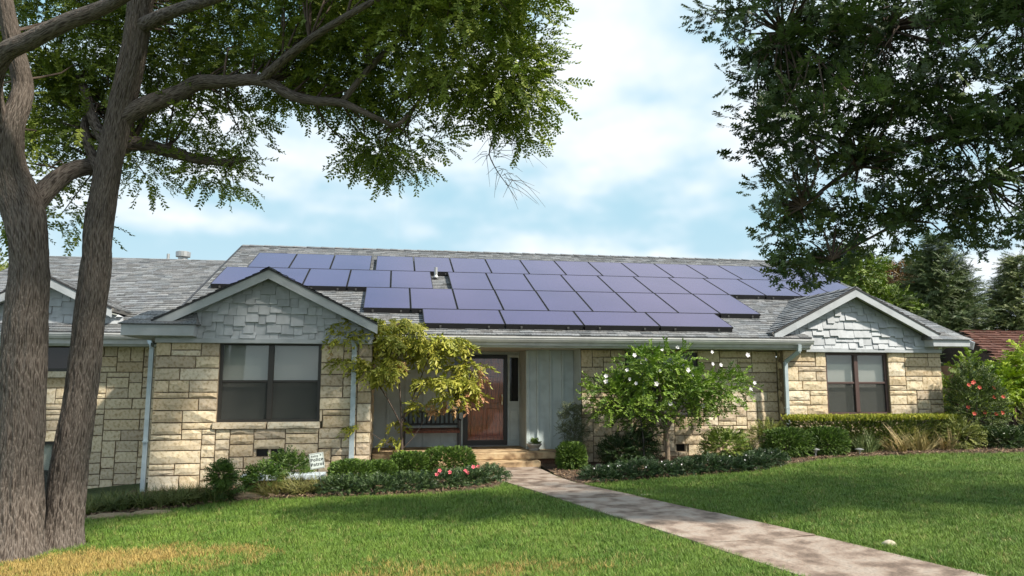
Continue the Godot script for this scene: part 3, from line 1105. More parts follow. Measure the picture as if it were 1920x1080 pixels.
	for i in 4:
		st = new_st()
		soft_box(st, Vector3(-0.1 + i * 0.4, 0.33, -1.558), Vector3(-0.05 + i * 0.4, 2.455, -1.535), 0.006)
		obj("batten", st, M.porch_wall, pw)
	st = new_st()
	box(st, Vector3(2.94, 0.33, -0.72), Vector3(3.95, 2.46, -0.6))
	box(st, Vector3(2.90, 0.33, -1.6), Vector3(2.94, 2.46, -0.66))
	box(st, Vector3(3.955, 0.2, -0.72), Vector3(3.968, 2.46, -0.03))
	var bw := obj("board_wall", st, M.siding, house)
	for x in [3.14, 3.43, 3.70]:
		st = new_st()
		soft_box(st, Vector3(x - 0.024, 0.335, -0.602), Vector3(x + 0.024, 2.455, -0.555), 0.006)
		obj("batten", st, M.siding, bw)
	st = new_st()
	soft_box(st, Vector3(2.885, 0.335, -0.655), Vector3(2.965, 2.455, -0.57), 0.008)
	obj("corner_trim", st, M.siding, bw)
	# front door
	var door := group_part("front_door", house)
	door.position = Vector3(1.62, 0.33, -1.55)
	st = new_st()
	box(st, Vector3(0, 0.02, -0.06), Vector3(0.10, 2.06, 0.02))
	box(st, Vector3(0.92, 0.02, -0.06), Vector3(1.0, 2.06, 0.02))
	box(st, Vector3(0.10, 1.97, -0.06), Vector3(0.92, 2.06, 0.02))
	box(st, Vector3(0.10, 0.02, -0.06), Vector3(0.92, 0.13, 0.02))
	obj("storm_door_frame", st, M.black, door)
	st = new_st()
	box(st, Vector3(0.08, 0.03, -0.12), Vector3(0.94, 2.0, -0.08))
	obj("door_leaf", st, M.door, door)
	for c in 2:
		for r in [[0.22, 0.85], [0.95, 1.45], [1.55, 1.88]]:
			st = new_st()
			soft_box(st, Vector3(0.17 + c * 0.37, r[0], -0.085), Vector3(0.47 + c * 0.37, r[1], -0.062), 0.02)
			obj("door_panel", st, M.door, door)
	st = new_st()
	box(st, Vector3(0.10, 0.13, -0.012), Vector3(0.92, 1.97, -0.008))
	obj("storm_door_glass", st, M.clear_glass, door)
	st = new_st()
	soft_box(st, Vector3(0.86, 0.92, 0.02), Vector3(0.9, 1.16, 0.045), 0.008)
	bar(st, Vector3(0.88, 1.0, 0.045), Vector3(0.88, 1.1, 0.075), 0.02, 0.02)
	obj("door_handle", st, M.brass, door)
	st = new_st()
	soft_box(st, Vector3(-0.02, -0.004 + 0.006, -0.1), Vector3(1.02, 0.02, 0.14), 0.006)
	obj("threshold", st, M.metal, door)
	for s in [[1.36, 1.615], [2.635, 2.93]]:
		var sl := group_part("sidelight", house)
		var cx: float = s[0]
		var cw: float = s[1] - s[0]
		sl.position = Vector3(cx, 0.33, -1.55)
		st = new_st()
		box(st, Vector3(0, 0, -0.05), Vector3(cw, 0.95, -0.01))
		box(st, Vector3(0, 0.95, -0.05), Vector3(0.045, 2.06, 0.015))
		box(st, Vector3(cw - 0.045, 0.95, -0.05), Vector3(cw, 2.06, 0.015))
		box(st, Vector3(0.045, 2.0, -0.05), Vector3(cw - 0.045, 2.06, 0.015))
		box(st, Vector3(0.045, 0.93, -0.048), Vector3(cw - 0.045, 1.0, 0.02))
		obj("sidelight_frame", st, M.siding, sl)
		st = new_st()
		box(st, Vector3(0.045, 1.0, -0.03), Vector3(cw - 0.045, 2.0, -0.02))
		obj("pane", st, M.dark_glass, sl)
		st = new_st()
		soft_box(st, Vector3(0.05, 0.12, -0.012), Vector3(cw - 0.05, 0.8, 0.008), 0.01)
		obj("sidelight_panel", st, M.siding, sl)
	# flues on the roofs
	for f in [[Vector3(-5.95, 5.05, -6.6), 0.13, 0.42], [Vector3(-6.35, 5.05, -6.6), 0.04, 0.34], [Vector3(0.54 + 0.52, 4.42, -3.35), 0.045, 0.26]]:
		st = new_st()
		var r: float = f[1]
		var hh: float = f[2]
		lathe(st, [Vector2(r, 0), Vector2(r, hh * 0.6), Vector2(r * 1.5, hh * 0.62), Vector2(r * 1.55, hh * 0.95), Vector2(r * 1.2, hh), Vector2(0.0, hh)] if r > 0.1 else [Vector2(r * 1.6, 0), Vector2(r, 0.06), Vector2(r, hh), Vector2(r * 0.8, hh), Vector2(r * 0.8, 0.1)], 16)
		obj("flue", st, M.metal, house, f[0])

func vent(house: Node3D, at: Vector3, w: float, h: float, holes: int) -> void:
	var v := group_part("crawl_vent", house)
	v.position = at
	var st := new_st()
	box(st, Vector3(0, 0, -0.14), Vector3(w, h, -0.12))
	obj("vent_back", st, M.black, v)
	for k in holes + 1:
		st = new_st()
		var x := (w - 0.04) * k / holes
		box(st, Vector3(x, 0, -0.11), Vector3(x + 0.04, h, -0.03))
		obj("vent_bar", st, M.stones[3], v)

func build_panels() -> void:
	var S := atan(5.0 / 12.0)
	var B := Basis(Vector3.RIGHT, Vector3(0, sin(S), -cos(S)), Vector3(0, cos(S), sin(S)))
	var O := Vector3(0.54, 5.25, -5.15)
	var P := 1.008
	var rows := [[], [], [], []]
	for i in 13: rows[0].append((i - 1) * P)
	for i in 3: rows[0].append(-2.0 * P - 0.12 - i * P)
	for i in 11: rows[1].append(0.84 + i * P)
	for i in 5: rows[1].append(-0.60 - i * P)
	for i in 9: rows[2].append(-1.165 + i * P)
	for i in 4: rows[3].append(0.08 + i * 1.668)
	var labels := ["violet blue solar panel in the topmost row under the ridge", "violet blue solar panel in the second row below the ridge", "violet blue solar panel in the third row, directly above the sideways ones", "violet blue solar panel laid sideways in the lowest row above the gutter"]
	var made := []
	for k in 2:
		var w := 0.99 if k == 0 else 1.65
		var h := 1.65 if k == 0 else 0.99
		var st := new_st()
		box(st, Vector3(0, 0, -0.042), Vector3(0.014, h, 0))
		box(st, Vector3(w - 0.014, 0, -0.042), Vector3(w, h, 0))
		box(st, Vector3(0.014, 0, -0.118), Vector3(w - 0.014, 0.014, 0))  # lower bar deepened into a black skirt, standing in for the shaded gap
		box(st, Vector3(0.014, h - 0.014, -0.042), Vector3(w - 0.014, h, 0))
		var fm := done(st)
		st = new_st()
		box(st, Vector3(0.012, 0.012, -0.03), Vector3(w - 0.012, h - 0.012, -0.002))
		var gm := done(st)
		st = new_st()
		for x in [w * 0.2, w * 0.8]:
			box(st, Vector3(x - 0.02, -0.02, -0.085), Vector3(x + 0.02, h + 0.008, -0.045))
			box(st, Vector3(x - 0.03, 0.1, -0.135), Vector3(x + 0.03, 0.18, -0.087))
			box(st, Vector3(x - 0.03, h - 0.3, -0.135), Vector3(x + 0.03, h - 0.22, -0.087))
		made.append([fm, gm, done(st), h])
	for r in 4:
		var m: Array = made[1 if r == 3 else 0]
		for u in rows[r]:
			var v: float = r * 1.668 + m[3]
			var t := thing("solar_panel", labels[r], "solar panel", O + B.x * u - B.y * v, 0.0, "solar panels on the main roof")
			t.basis = B
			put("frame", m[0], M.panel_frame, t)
			put("glass", m[1], M.panel_glass, t)
			put("mounting_rail", m[2], M.rail, t)

# ---------------------------------------------------------------- ground
func sheet(xs: Array, zf: Callable, nz: int, lift: float) -> SurfaceTool:
	# strip whose rows run from zf(x)[0] to zf(x)[1]
	var st := new_st()
	st.set_smooth_group(0)
	for i in xs.size() - 1:
		var a: Vector2 = zf.call(xs[i])
		var b: Vector2 = zf.call(xs[i + 1])
		for k in nz:
			var p := []
			for q in [[i, a, k], [i, a, k + 1], [i + 1, b, k + 1], [i + 1, b, k]]:
				var z := lerpf(q[1].x, q[1].y, float(q[2]) / nz)
				var x: float = xs[q[0]]
				var edge: bool = q[2] == 0 or q[2] == nz
				p.append(Vector3(x, ground(x, z) + (lift if not edge else 0.006) + (0.02 * noise.get_noise_2d(x * 90.0, z * 90.0) if not edge else 0.0), z))
			quad(st, p[1], p[0], p[3], p[2])
	return st

func along(list: Array, x: float) -> float:
	for i in list.size() - 1:
		if x <= list[i + 1][0]:
			return lerpf(list[i][1], list[i + 1][1], clampf((x - list[i][0]) / (list[i + 1][0] - list[i][0]), 0.0, 1.0))
	return list[-1][1]

var BED_L := [[-4.6, 3.4], [-3.7, 3.35], [-2.55, 2.85], [-1.9, 2.8], [-0.9, 3.1], [0.1, 3.25], [1.1, 3.2], [1.7, 3.0], [1.98, 2.4]]
var BED_R := [[2.98, 1.9], [3.16, 2.95], [4.3, 2.7], [5.4, 2.75], [6.5, 2.75], [7.3, 2.3], [8.2, 1.9], [9.2, 1.75], [11.0, 1.85], [12.0, 2.3], [17.5, 2.6]]
var WALK_L := [[0.4, 1.72], [1.6, 1.8], [2.8, 2.06], [4.2, 2.42], [5.57, 2.76], [7.39, 3.22], [8.92, 3.59], [14.0, 4.5], [20.0, 5.4]]
var WALK_R := [[0.34, 2.9], [1.96, 2.98], [3.04, 3.16], [4.42, 3.67], [5.91, 4.16], [7.68, 4.64], [9.33, 5.0], [14.0, 5.9], [20.0, 6.8]]

func on_walk(x: float, z: float, pad := 0.0) -> bool:
	return z > 0.3 and x > along(WALK_L, z) - pad and x < along(WALK_R, z) + pad

func in_bed(x: float, z: float) -> bool:
	if x > -4.6 and x < 2.05 and z < along(BED_L, x): return true
	if x > 2.98 and z < along(BED_R, x): return true
	return z < 1.2 and x > -4.6

func build_ground() -> void:
	var st := new_st()
	st.set_smooth_group(0)
	var xs := [-90.0, -60.0, -30.0, -15.0, -9.0]
	var x := -7.0
	while x < 18.0:
		xs.append(x)
		x += 0.5
	xs += [20.0, 30.0, 60.0, 100.0]
	var zs := [-90.0, -40.0, -14.0, -5.0, 0.0, 3.0, 6.0, 9.0, 14.0, 24.0, 60.0]
	for i in xs.size() - 1:
		for k in zs.size() - 1:
			var p := func(a: int, b: int) -> Vector3: return Vector3(xs[a], ground(xs[a], zs[b]), zs[b])
			quad(st, p.call(i, k + 1), p.call(i, k), p.call(i + 1, k), p.call(i + 1, k + 1))
	var gnd := structure("ground", st, M.lawn)
	# mulch beds
	for bed in [[BED_L, -4.6, 1.96, 0.35], [BED_R, 3.0, 17.5, -0.4]]:
		var bx := []
		var q: float = bed[1]
		while q < bed[2]:
			bx.append(q)
			q += 0.12
		bx.append(bed[2])
		var lo: float = bed[3]
		var list: Array = bed[0]
		var o := structure("mulch_bed", sheet(bx, func(xx): return Vector2(lo, along(list, xx)), 14, 0.05), M.mulch)
		var cx := []
		var cc := []
		for i in 2600:
			var px := rng.randf_range(bed[1], minf(bed[2], 13.0))
			var pz := rng.randf_range(1.0, along(list, px) - 0.02)
			cx.append(Transform3D(Basis.from_euler(Vector3(rng.randf() * 0.8, rng.randf() * TAU, rng.randf() * 0.8)).scaled(Vector3.ONE * rng.randf_range(0.6, 1.6)), Vector3(px, ground(px, pz) + 0.055, pz)))
			cc.append(Color(0.16, 0.095, 0.055).lerp(Color(0.27, 0.19, 0.12), rng.randf()) * rng.randf_range(0.5, 1.2))
		var chip := new_st()
		soft_box(chip, Vector3(-0.028, -0.004, -0.009), Vector3(0.028, 0.004, 0.009), 0.003)
		cloud(o, "bark_chips", done(chip), M.chip_col, cx, cc)
	# walkway of concrete slabs with open joints
	var walk := Node3D.new()
	walk.name = "walkway"
	walk.set_meta("kind", "structure")
	add_child(walk)
	var cuts := [0.41, 1.55, 2.9, 4.35, 5.9, 7.5, 9.1, 10.8, 12.6, 14.5, 17.0, 20.0]
	for i in cuts.size() - 1:
		st = new_st()
		var n := 8
		var z0: float = cuts[i] + 0.011
		var z1: float = cuts[i + 1] - 0.011
		for k in n:
			for s in 4:
				var c := []
				for q in [[k, s], [k + 1, s], [k + 1, s + 1], [k, s + 1]]:
					var z := lerpf(z0, z1, float(q[0]) / n)
					var l := along_smooth(WALK_L, z)
					var r := along_smooth(WALK_R, z)
					var px := lerpf(l, r, q[1] / 4.0)
					c.append(Vector3(px, ground(px, z) + 0.035 + 0.006 * (1.0 if i % 2 == 0 else 0.0), z))
				quad(st, c[1], c[0], c[3], c[2])
				if s == 0: quad(st, c[0], c[1], c[1] - Vector3(0, 0.12, 0), c[0] - Vector3(0, 0.12, 0))
				if s == 3: quad(st, c[2], c[3], c[3] - Vector3(0, 0.12, 0), c[2] - Vector3(0, 0.12, 0))
				if k == n - 1: quad(st, c[1], c[2], c[2] - Vector3(0, 0.12, 0), c[1] - Vector3(0, 0.12, 0))
				if k == 0: quad(st, c[3], c[0], c[0] - Vector3(0, 0.12, 0), c[3] - Vector3(0, 0.12, 0))
		obj("concrete_slab", st, M.concrete, walk)

func along_smooth(list: Array, z: float) -> float:
	return (along(list, z - 0.5) + along(list, z - 0.25) + along(list, z) + along(list, z + 0.25) + along(list, z + 0.5)) / 5.0

func build_grass() -> void:
	var tuft := blade_mesh(8, 0.045, 0.085, 0.0055, 0.75, 0.035, 5, 2)
	var xs := []
	var cs := []
	var dry := FastNoiseLite.new()
	dry.seed = 77
	dry.frequency = 0.9
	dry.fractal_octaves = 3
	var tries := 0
	while xs.size() < 125000 and tries < 400000:
		tries += 1
		var z := rng.randf_range(1.4, 10.2)
		var x := rng.randf_range(-0.52 * (15.0 - z) - 1.2, 1.05 * (15.0 - z) + 0.8)
		if rng.randf() > remap(z, 1.0, 10.2, 0.55, 1.0): continue
		if on_walk(x, z, -0.03) or in_bed(x, z): continue
		if Vector2(x + 4.16, z - 5.75).length() < 0.36 or Vector2(x + 3.82, z - 5.35).length() < 0.3: continue
		var s := rng.randf_range(0.7, 1.15)
		if on_walk(x, z, 0.06): s *= 0.8
		xs.append(Transform3D(Basis(Vector3.UP, rng.randf() * TAU).scaled(Vector3(s, s * rng.randf_range(0.7, 1.1), s)), Vector3(x, ground(x, z) + 0.002, z)))
		var n := dry.get_noise_2d(x, z)
		var n2 := dry.get_noise_2d(x * 3.7 + 50.0, z * 3.7)
		# worn, straw coloured turf by the trunks and along the street side
		var worn := 0.0
		worn = maxf(worn, smoothstep(1.5, 0.5, Vector2((x + 3.1) * 0.75, (z - 6.6) * 1.5).length() + n * 0.7))
		worn = maxf(worn, 0.42 * smoothstep(1.35, 0.3, Vector2((x - 0.4) * 0.7, (z - 8.3) * 1.6).length() + n * 0.8))
		worn = clampf(worn + n2 * 0.25 * worn, 0.0, 1.0)
		var g := Color(0.092, 0.18, 0.016).lerp(Color(0.16, 0.25, 0.03), clampf(0.45 + n * 0.7 + n2 * 0.3, 0.0, 1.0))
		if rng.randf() < 0.05: g = Color(0.30, 0.27, 0.09)
		if rng.randf() < worn: g = Color(0.46, 0.31, 0.095).lerp(Color(0.33, 0.25, 0.07), rng.randf())
		cs.append(g * rng.randf_range(0.75, 1.25))
	var o := cloud(self, "grass", tuft, M.grass, xs, cs)
	tag(o, "short green lawn grass with straw coloured patches by the trunks", "grass")
	print("grass ", xs.size())

# ---------------------------------------------------------------- trees
func build_left_trees() -> void:
	var spray := spray_mesh(16, 0.30, 0.062, 0.032, 0.10, 1.0, 4)
	var c0 := Color(0.095, 0.15, 0.018)
	var c1 := Color(0.28, 0.34, 0.045)
	# tree nearer the street
	var A := thing("shade_tree", "thick furrowed trunk that forks low, standing in straw coloured turf", "tree", Vector3(-4.16, -0.22, 5.75))
	var a_trunk := [[[-4.16, -0.42, 5.75, 0.46], [-4.15, -0.12, 5.75, 0.36], [-4.14, 0.12, 5.75, 0.29], [-4.16, 0.66, 5.75, 0.264], [-4.18, 1.26, 5.75, 0.251], [-4.21, 1.86, 5.75, 0.249], [-4.23, 2.48, 5.75, 0.241], [-4.24, 3.11, 5.75, 0.213], [-4.3, 3.56, 5.75, 0.222], [-4.41, 3.9, 5.72, 0.24], [-4.53, 4.3, 5.8, 0.19], [-4.5, 4.74, 5.9, 0.15], [-4.43, 5.08, 5.9, 0.128], [-4.43, 5.34, 5.9, 0.115], [-4.5, 5.84, 6.1, 0.101], [-4.58, 6.52, 6.3, 0.084], [-4.8, 7.7, 6.4, 0.055]]]
	var a_limbs := [[[-4.36, 3.75, 5.72, 0.17], [-4.23, 4.12, 5.5, 0.155], [-4.08, 4.41, 5.3, 0.134], [-3.83, 4.63, 5.0, 0.132], [-3.59, 4.99, 4.73, 0.126], [-3.13, 4.91, 4.76, 0.103], [-2.71, 4.81, 4.76, 0.085], [-2.28, 4.79, 4.77, 0.054], [-2.0, 4.87, 4.78, 0.031]],
		[[-4.5, 4.2, 5.78, 0.15], [-4.63, 5.05, 6.1, 0.138], [-4.41, 5.41, 6.4, 0.129], [-4.03, 5.54, 6.6, 0.121], [-3.63, 5.66, 6.8, 0.11], [-3.08, 5.84, 7.0, 0.094], [-2.32, 6.01, 7.61, 0.065], [-1.48, 6.26, 8.47, 0.038]]]
	limbs(A, "trunk", a_trunk, 120, 0.045, 0.024, M.bark)
	limbs(A, "limb", a_limbs, 40, 0.07, 0.016, M.bark)
	var xs := []
	var cs := []
	var heads := crown_points([[-4.68, 6.69, 4.4, 1.54, 0.9, 0.88, 50], [-3.34, 6.95, 4.4, 1.48, 0.87, 0.93, 50], [-4.51, 5.35, 4.4, 0.87, 0.54, 0.81, 19], [-4.35, 4.07, 4.4, 0.46, 0.34, 0.45, 4], [-4.75, 4.55, 5.2, 0.43, 0.5, 0.52, 6], [-4.85, 3.8, 5.2, 0.21, 0.17, 0.21, 2], [-4.79, 8.14, 4.4, 2.1, 1.01, 0.93, 65], [-2.53, 4.85, 4.4, 0.67, 0.3, 0.42, 10], [-2.84, 9.29, 4.7, 2.58, 1.16, 0.97, 58], [-4.81, 5.57, 4.4, 0.95, 0.49, 0.74, 12], [-5.51, 5.83, 4.4, 1.06, 0.85, 0.8, 24]], 18, 0.30, 0.6, 0.5, 0.75, 1.25, c0, c1, xs, cs)
	var cr := cloud(A, "crown", spray, M.leaf, xs, cs)
	cr.position = -A.position
	var lp := []
	for l in a_trunk + a_limbs:
		for q in l:
			if q[1] > 3.6: lp.append(Vector3(q[0], q[1], q[2]))
	twigs(A, heads, lp, 0.75)
	# leaning tree beside it, whose long limb reaches over the lawn
	var B := thing("shade_tree", "slimmer leaning trunk whose long limb reaches out over the lawn", "tree", Vector3(-3.83, -0.2, 5.35))
	var b_trunk := [[[-3.84, -0.42, 5.35, 0.36], [-3.83, -0.15, 5.35, 0.29], [-3.82, 0.05, 5.35, 0.242], [-3.8, 0.6, 5.35, 0.22], [-3.76, 1.23, 5.35, 0.205], [-3.72, 1.87, 5.35, 0.187], [-3.7, 2.52, 5.35, 0.185], [-3.67, 3.19, 5.35, 0.183], [-3.67, 3.6, 5.35, 0.178], [-3.65, 4.01, 5.35, 0.172], [-3.6, 4.57, 5.35, 0.168], [-3.49, 5.27, 5.4, 0.165], [-3.34, 5.93, 5.55, 0.16], [-3.23, 6.56, 5.73, 0.155], [-3.05, 7.31, 5.96, 0.145], [-2.84, 8.16, 6.21, 0.125], [-2.3, 9.1, 6.41, 0.09], [-1.2, 9.9, 6.4, 0.06], [1.0, 10.5, 6.2, 0.045], [3.4, 10.8, 6.0, 0.02]]]
	var b_limbs := [[[-3.5, 5.1, 5.4, 0.15], [-3.27, 5.26, 5.41, 0.145], [-3.03, 5.38, 5.41, 0.139], [-2.78, 5.51, 5.41, 0.125], [-2.54, 5.62, 5.49, 0.125], [-2.21, 5.6, 5.62, 0.102], [-1.85, 5.58, 5.78, 0.09], [-1.61, 5.53, 5.85, 0.09], [-1.33, 5.34, 5.96, 0.082], [-1.02, 5.23, 6.09, 0.074], [-0.68, 5.17, 6.24, 0.063], [-0.42, 5.03, 6.35, 0.048], [-0.16, 4.94, 6.3, 0.038], [0.0, 4.92, 6.25, 0.031], [0.2, 5.17, 6.2, 0.032], [0.36, 5.42, 6.15, 0.029], [0.6, 5.56, 6.1, 0.025], [0.92, 5.48, 6.05, 0.018], [1.2, 5.33, 6.0, 0.015], [1.64, 5.16, 5.95, 0.007]],
		[[-1.71, 5.57, 5.83, 0.079], [-1.41, 5.68, 6.18, 0.07], [-1.04, 5.76, 6.64, 0.061], [-0.58, 5.8, 7.2, 0.048], [-0.06, 5.94, 7.6, 0.037], [0.44, 6.18, 7.8, 0.022]],
		[[0.64, 5.55, 6.1, 0.02], [0.81, 5.33, 6.05, 0.015], [1.03, 5.14, 6.0, 0.012], [1.28, 5.05, 5.95, 0.010], [1.5, 4.94, 5.9, 0.007], [1.73, 4.87, 5.85, 0.004]],
		[[1.28, 5.05, 5.95, 0.009], [1.23, 4.86, 5.9, 0.008], [1.2, 4.72, 5.9, 0.007], [1.3, 4.51, 5.9, 0.006], [1.43, 4.33, 5.9, 0.005], [1.57, 4.12, 5.9, 0.003]],
		[[-3.27, 6.26, 5.61, 0.132], [-2.65, 6.19, 6.26, 0.09], [-1.9, 5.98, 7.12, 0.07], [-1.08, 5.9, 8.0, 0.05], [-0.4, 5.9, 8.6, 0.029]],
		[[-0.68, 5.17, 6.24, 0.05], [-0.3, 5.63, 6.4, 0.042], [0.14, 6.13, 6.3, 0.034], [0.69, 6.44, 6.2, 0.026], [1.47, 6.64, 6.1, 0.015]],
		[[-3.58, 4.64, 5.35, 0.093], [-3.97, 5.21, 5.0, 0.082], [-4.3, 5.87, 4.7, 0.07], [-4.78, 6.12, 4.4, 0.056], [-5.14, 6.1, 4.2, 0.036]],
		[[-3.65, 4.25, 5.35, 0.078], [-4.1, 5.05, 4.9, 0.071], [-4.21, 5.53, 4.6, 0.062], [-4.7, 5.81, 4.2, 0.048], [-5.18, 5.82, 3.9, 0.029]],
		[[-2.84, 8.16, 6.21, 0.1], [-1.5, 8.3, 7.2, 0.07], [0.0, 8.2, 8.4, 0.05], [1.5, 8.4, 9.7, 0.02]], [[-1.2, 9.8, 6.4, 0.06], [1.5, 9.6, 6.3, 0.04], [4.4, 9.0, 6.0, 0.015]]]  # unseen high limbs, added to carry the clumps that shade wall and trunks
	limbs(B, "trunk", b_trunk, 110, 0.045, 0.022, M.bark)
	limbs(B, "limb", b_limbs, 36, 0.07, 0.014, M.bark)
	xs = []
	cs = []
	heads = crown_points([[-1.74, 6.7, 4.7, 1.4, 0.76, 0.92, 50], [-0.33, 6.35, 5.8, 1.27, 0.83, 0.86, 61], [0.77, 6.0, 6.7, 1.04, 0.69, 0.86, 58], [1.28, 5.61, 6.4, 0.55, 0.59, 0.68, 26], [-0.19, 5.97, 5.3, 0.87, 0.51, 0.69, 26], [0.01, 5.06, 5.1, 0.71, 0.34, 0.46, 14], [-1.37, 6.0, 5.04, 0.72, 0.34, 0.57, 16], [-2.4, 5.38, 4.7, 0.56, 0.37, 0.56, 10], [-3.67, 5.09, 4.4, 0.71, 0.47, 0.63, 13], [-0.48, 5.28, 5.05, 0.34, 0.41, 0.34, 7], [1.55, 5.14, 6.2, 0.24, 0.22, 0.34, 4], [-2.54, 8.19, 4.7, 2.12, 1.02, 0.98, 58], [-0.33, 7.14, 6.5, 1.62, 0.7, 0.87, 48], [0.89, 6.6, 7.3, 0.91, 0.55, 0.87, 33], [-3.36, 6.06, 4.4, 0.97, 0.52, 0.87, 16], [0.23, 8.46, 5.6, 1.84, 0.8, 0.86, 43], [4.5, 8.9, 6.0, 0.85, 0.85, 0.9, 34], [3.8, 11.0, 6.0, 1.8, 0.5, 1.0, 62], [-0.4, 8.0, 8.3, 1.3, 0.8, 1.0, 40], [1.3, 8.4, 9.6, 1.3, 0.8, 1.1, 40], [-2.0, 9.2, 6.4, 1.6, 0.9, 1.3, 40]], 18, 0.30, 0.6, 0.5, 0.75, 1.25, c0, c1, xs, cs)  # far high clumps out of view are added to shade gable, wing and trunks
	cr = cloud(B, "crown", spray, M.leaf, xs, cs)
	cr.position = -B.position
	lp = []
	for l in b_trunk + b_limbs:
		for q in l:
			if q[1] > 4.4 and q[3] > 0.012: lp.append(Vector3(q[0], q[1], q[2]))
	twigs(B, heads, lp, 0.75)
	# bare dead twigs hanging at the end of the long limb
	var st := new_st()
	for base in [Vector3(1.3, 4.95, 5.92), Vector3(1.5, 4.94, 5.9), Vector3(1.45, 4.4, 5.9), Vector3(1.25, 4.75, 5.9), Vector3(1.4, 4.5, 5.9), Vector3(0.85, 5.3, 6.05), Vector3(1.05, 5.13, 6.0)]:
		for i in 9:
			var d := Vector3(rng.randf_range(-0.25, 0.45), rng.randf_range(-0.4, 0.05), rng.randf_range(-0.2, 0.2))
			var p: Vector3 = base + Vector3(rng.randf_range(-0.1, 0.1), rng.randf_range(-0.08, 0.08), 0) - B.position
			tube(st, [[p, 0.004], [p + d * 0.5 + Vector3(0, 0.03, 0), 0.003], [p + d, 0.0015]], 4, 0.12)
	var tw := obj("dead_twigs", st, M.twig, B)
	tw.set_meta("kind", "stuff")

func build_oak() -> void:
	var T := thing("oak_tree", "dark oak with pointed lobed leaves hanging over the lawn", "tree", Vector3(10.6, 0.3, 9.2))
	var tr := [[[10.6, 0.1, 9.2, 0.5], [10.6, 0.5, 9.2, 0.38], [10.55, 2.0, 9.2, 0.32], [10.4, 3.4, 9.1, 0.3], [10.2, 5.0, 9.0, 0.26], [10.0, 7.0, 9.0, 0.2], [9.8, 9.5, 9.0, 0.09]]]
	var lb := [[[10.35, 3.9, 9.1, 0.16], [9.0, 4.6, 8.6, 0.12], [7.6, 4.75, 8.2, 0.09], [6.3, 4.6, 7.9, 0.06], [5.3, 4.25, 7.6, 0.04], [4.7, 3.8, 7.4, 0.02]],
		[[10.25, 4.6, 9.05, 0.15], [8.6, 5.6, 8.7, 0.11], [6.9, 5.9, 8.3, 0.08], [5.4, 5.7, 8.1, 0.05], [4.2, 5.6, 8.0, 0.02]],
		[[10.1, 5.8, 9.0, 0.13], [8.5, 6.8, 8.9, 0.09], [6.8, 7.1, 8.7, 0.06], [5.3, 6.7, 8.5, 0.025]],
		[[7.6, 4.75, 8.2, 0.06], [6.8, 4.1, 7.8, 0.04], [5.9, 3.65, 7.5, 0.025], [5.1, 3.2, 7.3, 0.01]],
		[[10.3, 4.2, 9.0, 0.15], [11.5, 5.2, 9.5, 0.11], [13.0, 6.0, 10.0, 0.06]]]
	limbs(T, "trunk", tr, 30, 0.1, 0.02, M.bark)
	limbs(T, "limb", lb, 10, 0.12, 0.008, M.bark)
	var whorl := lobed_mesh(6, 0.16, 9)
	var xs := []
	var cs := []
	var heads := crown_points([[4.22, 5.56, 8.1, 0.82, 0.40, 0.6, 24], [5.04, 5.3, 8.0, 1.25, 0.65, 0.8, 64], [4.28, 5.1, 7.6, 0.55, 0.42, 0.4, 18], [4.26, 4.65, 7.6, 0.48, 0.26, 0.4, 13], [4.84, 4.43, 7.4, 0.79, 0.28, 0.5, 20], [4.54, 3.96, 7.4, 0.52, 0.24, 0.4, 12], [4.66, 3.57, 7.2, 0.5, 0.24, 0.35, 13], [4.95, 3.15, 7.2, 0.45, 0.26, 0.35, 14], [5.36, 4.08, 7.8, 0.85, 0.45, 0.5, 26], [5.62, 3.6, 7.2, 0.62, 0.3, 0.4, 15], [5.88, 5.27, 8.2, 1.27, 0.76, 0.8, 62], [6.76, 5.34, 8.2, 1.16, 0.97, 0.8, 66], [6.02, 4.24, 8.0, 0.82, 0.52, 0.6, 30], [6.5, 4.02, 8.2, 0.74, 0.62, 0.6, 30], [6.74, 3.5, 7.8, 0.55, 0.28, 0.4, 13], [6.0, 3.65, 7.8, 0.6, 0.22, 0.4, 11], [3.85, 5.8, 7.9, 0.5, 0.16, 0.3, 9], [4.66, 4.6, 8.2, 0.79, 0.40, 0.5, 22], [5.31, 6.24, 8.6, 1.86, 0.7, 0.9, 70], [7.6, 5.3, 8.6, 1.2, 1.4, 0.9, 60], [7.6, 3.95, 8.4, 0.9, 0.65, 0.7, 26], [7.0, 6.6, 8.8, 1.6, 0.75, 1.0, 50], [9.6, 6.0, 9.0, 1.6, 1.2, 1.5, 80], [11.5, 6.4, 9.6, 1.8, 1.3, 1.8, 110], [13.2, 6.6, 9.2, 1.8, 1.3, 1.8, 100], [11.0, 7.8, 9.5, 2.2, 1.2, 2.0, 90]], 5, 0.27, 0.75, 0.5, 0.6, 1.2, Color(0.034, 0.068, 0.02), Color(0.085, 0.13, 0.034), xs, cs)
	var cr := cloud(T, "crown", whorl, M.leaf_dark, xs, cs)
	cr.position = -T.position
	var lp := []
	for l in tr + lb:
		for q in l:
			if q[1] > 3.0: lp.append(Vector3(q[0], q[1], q[2]))
	twigs(T, heads, lp, 0.7)

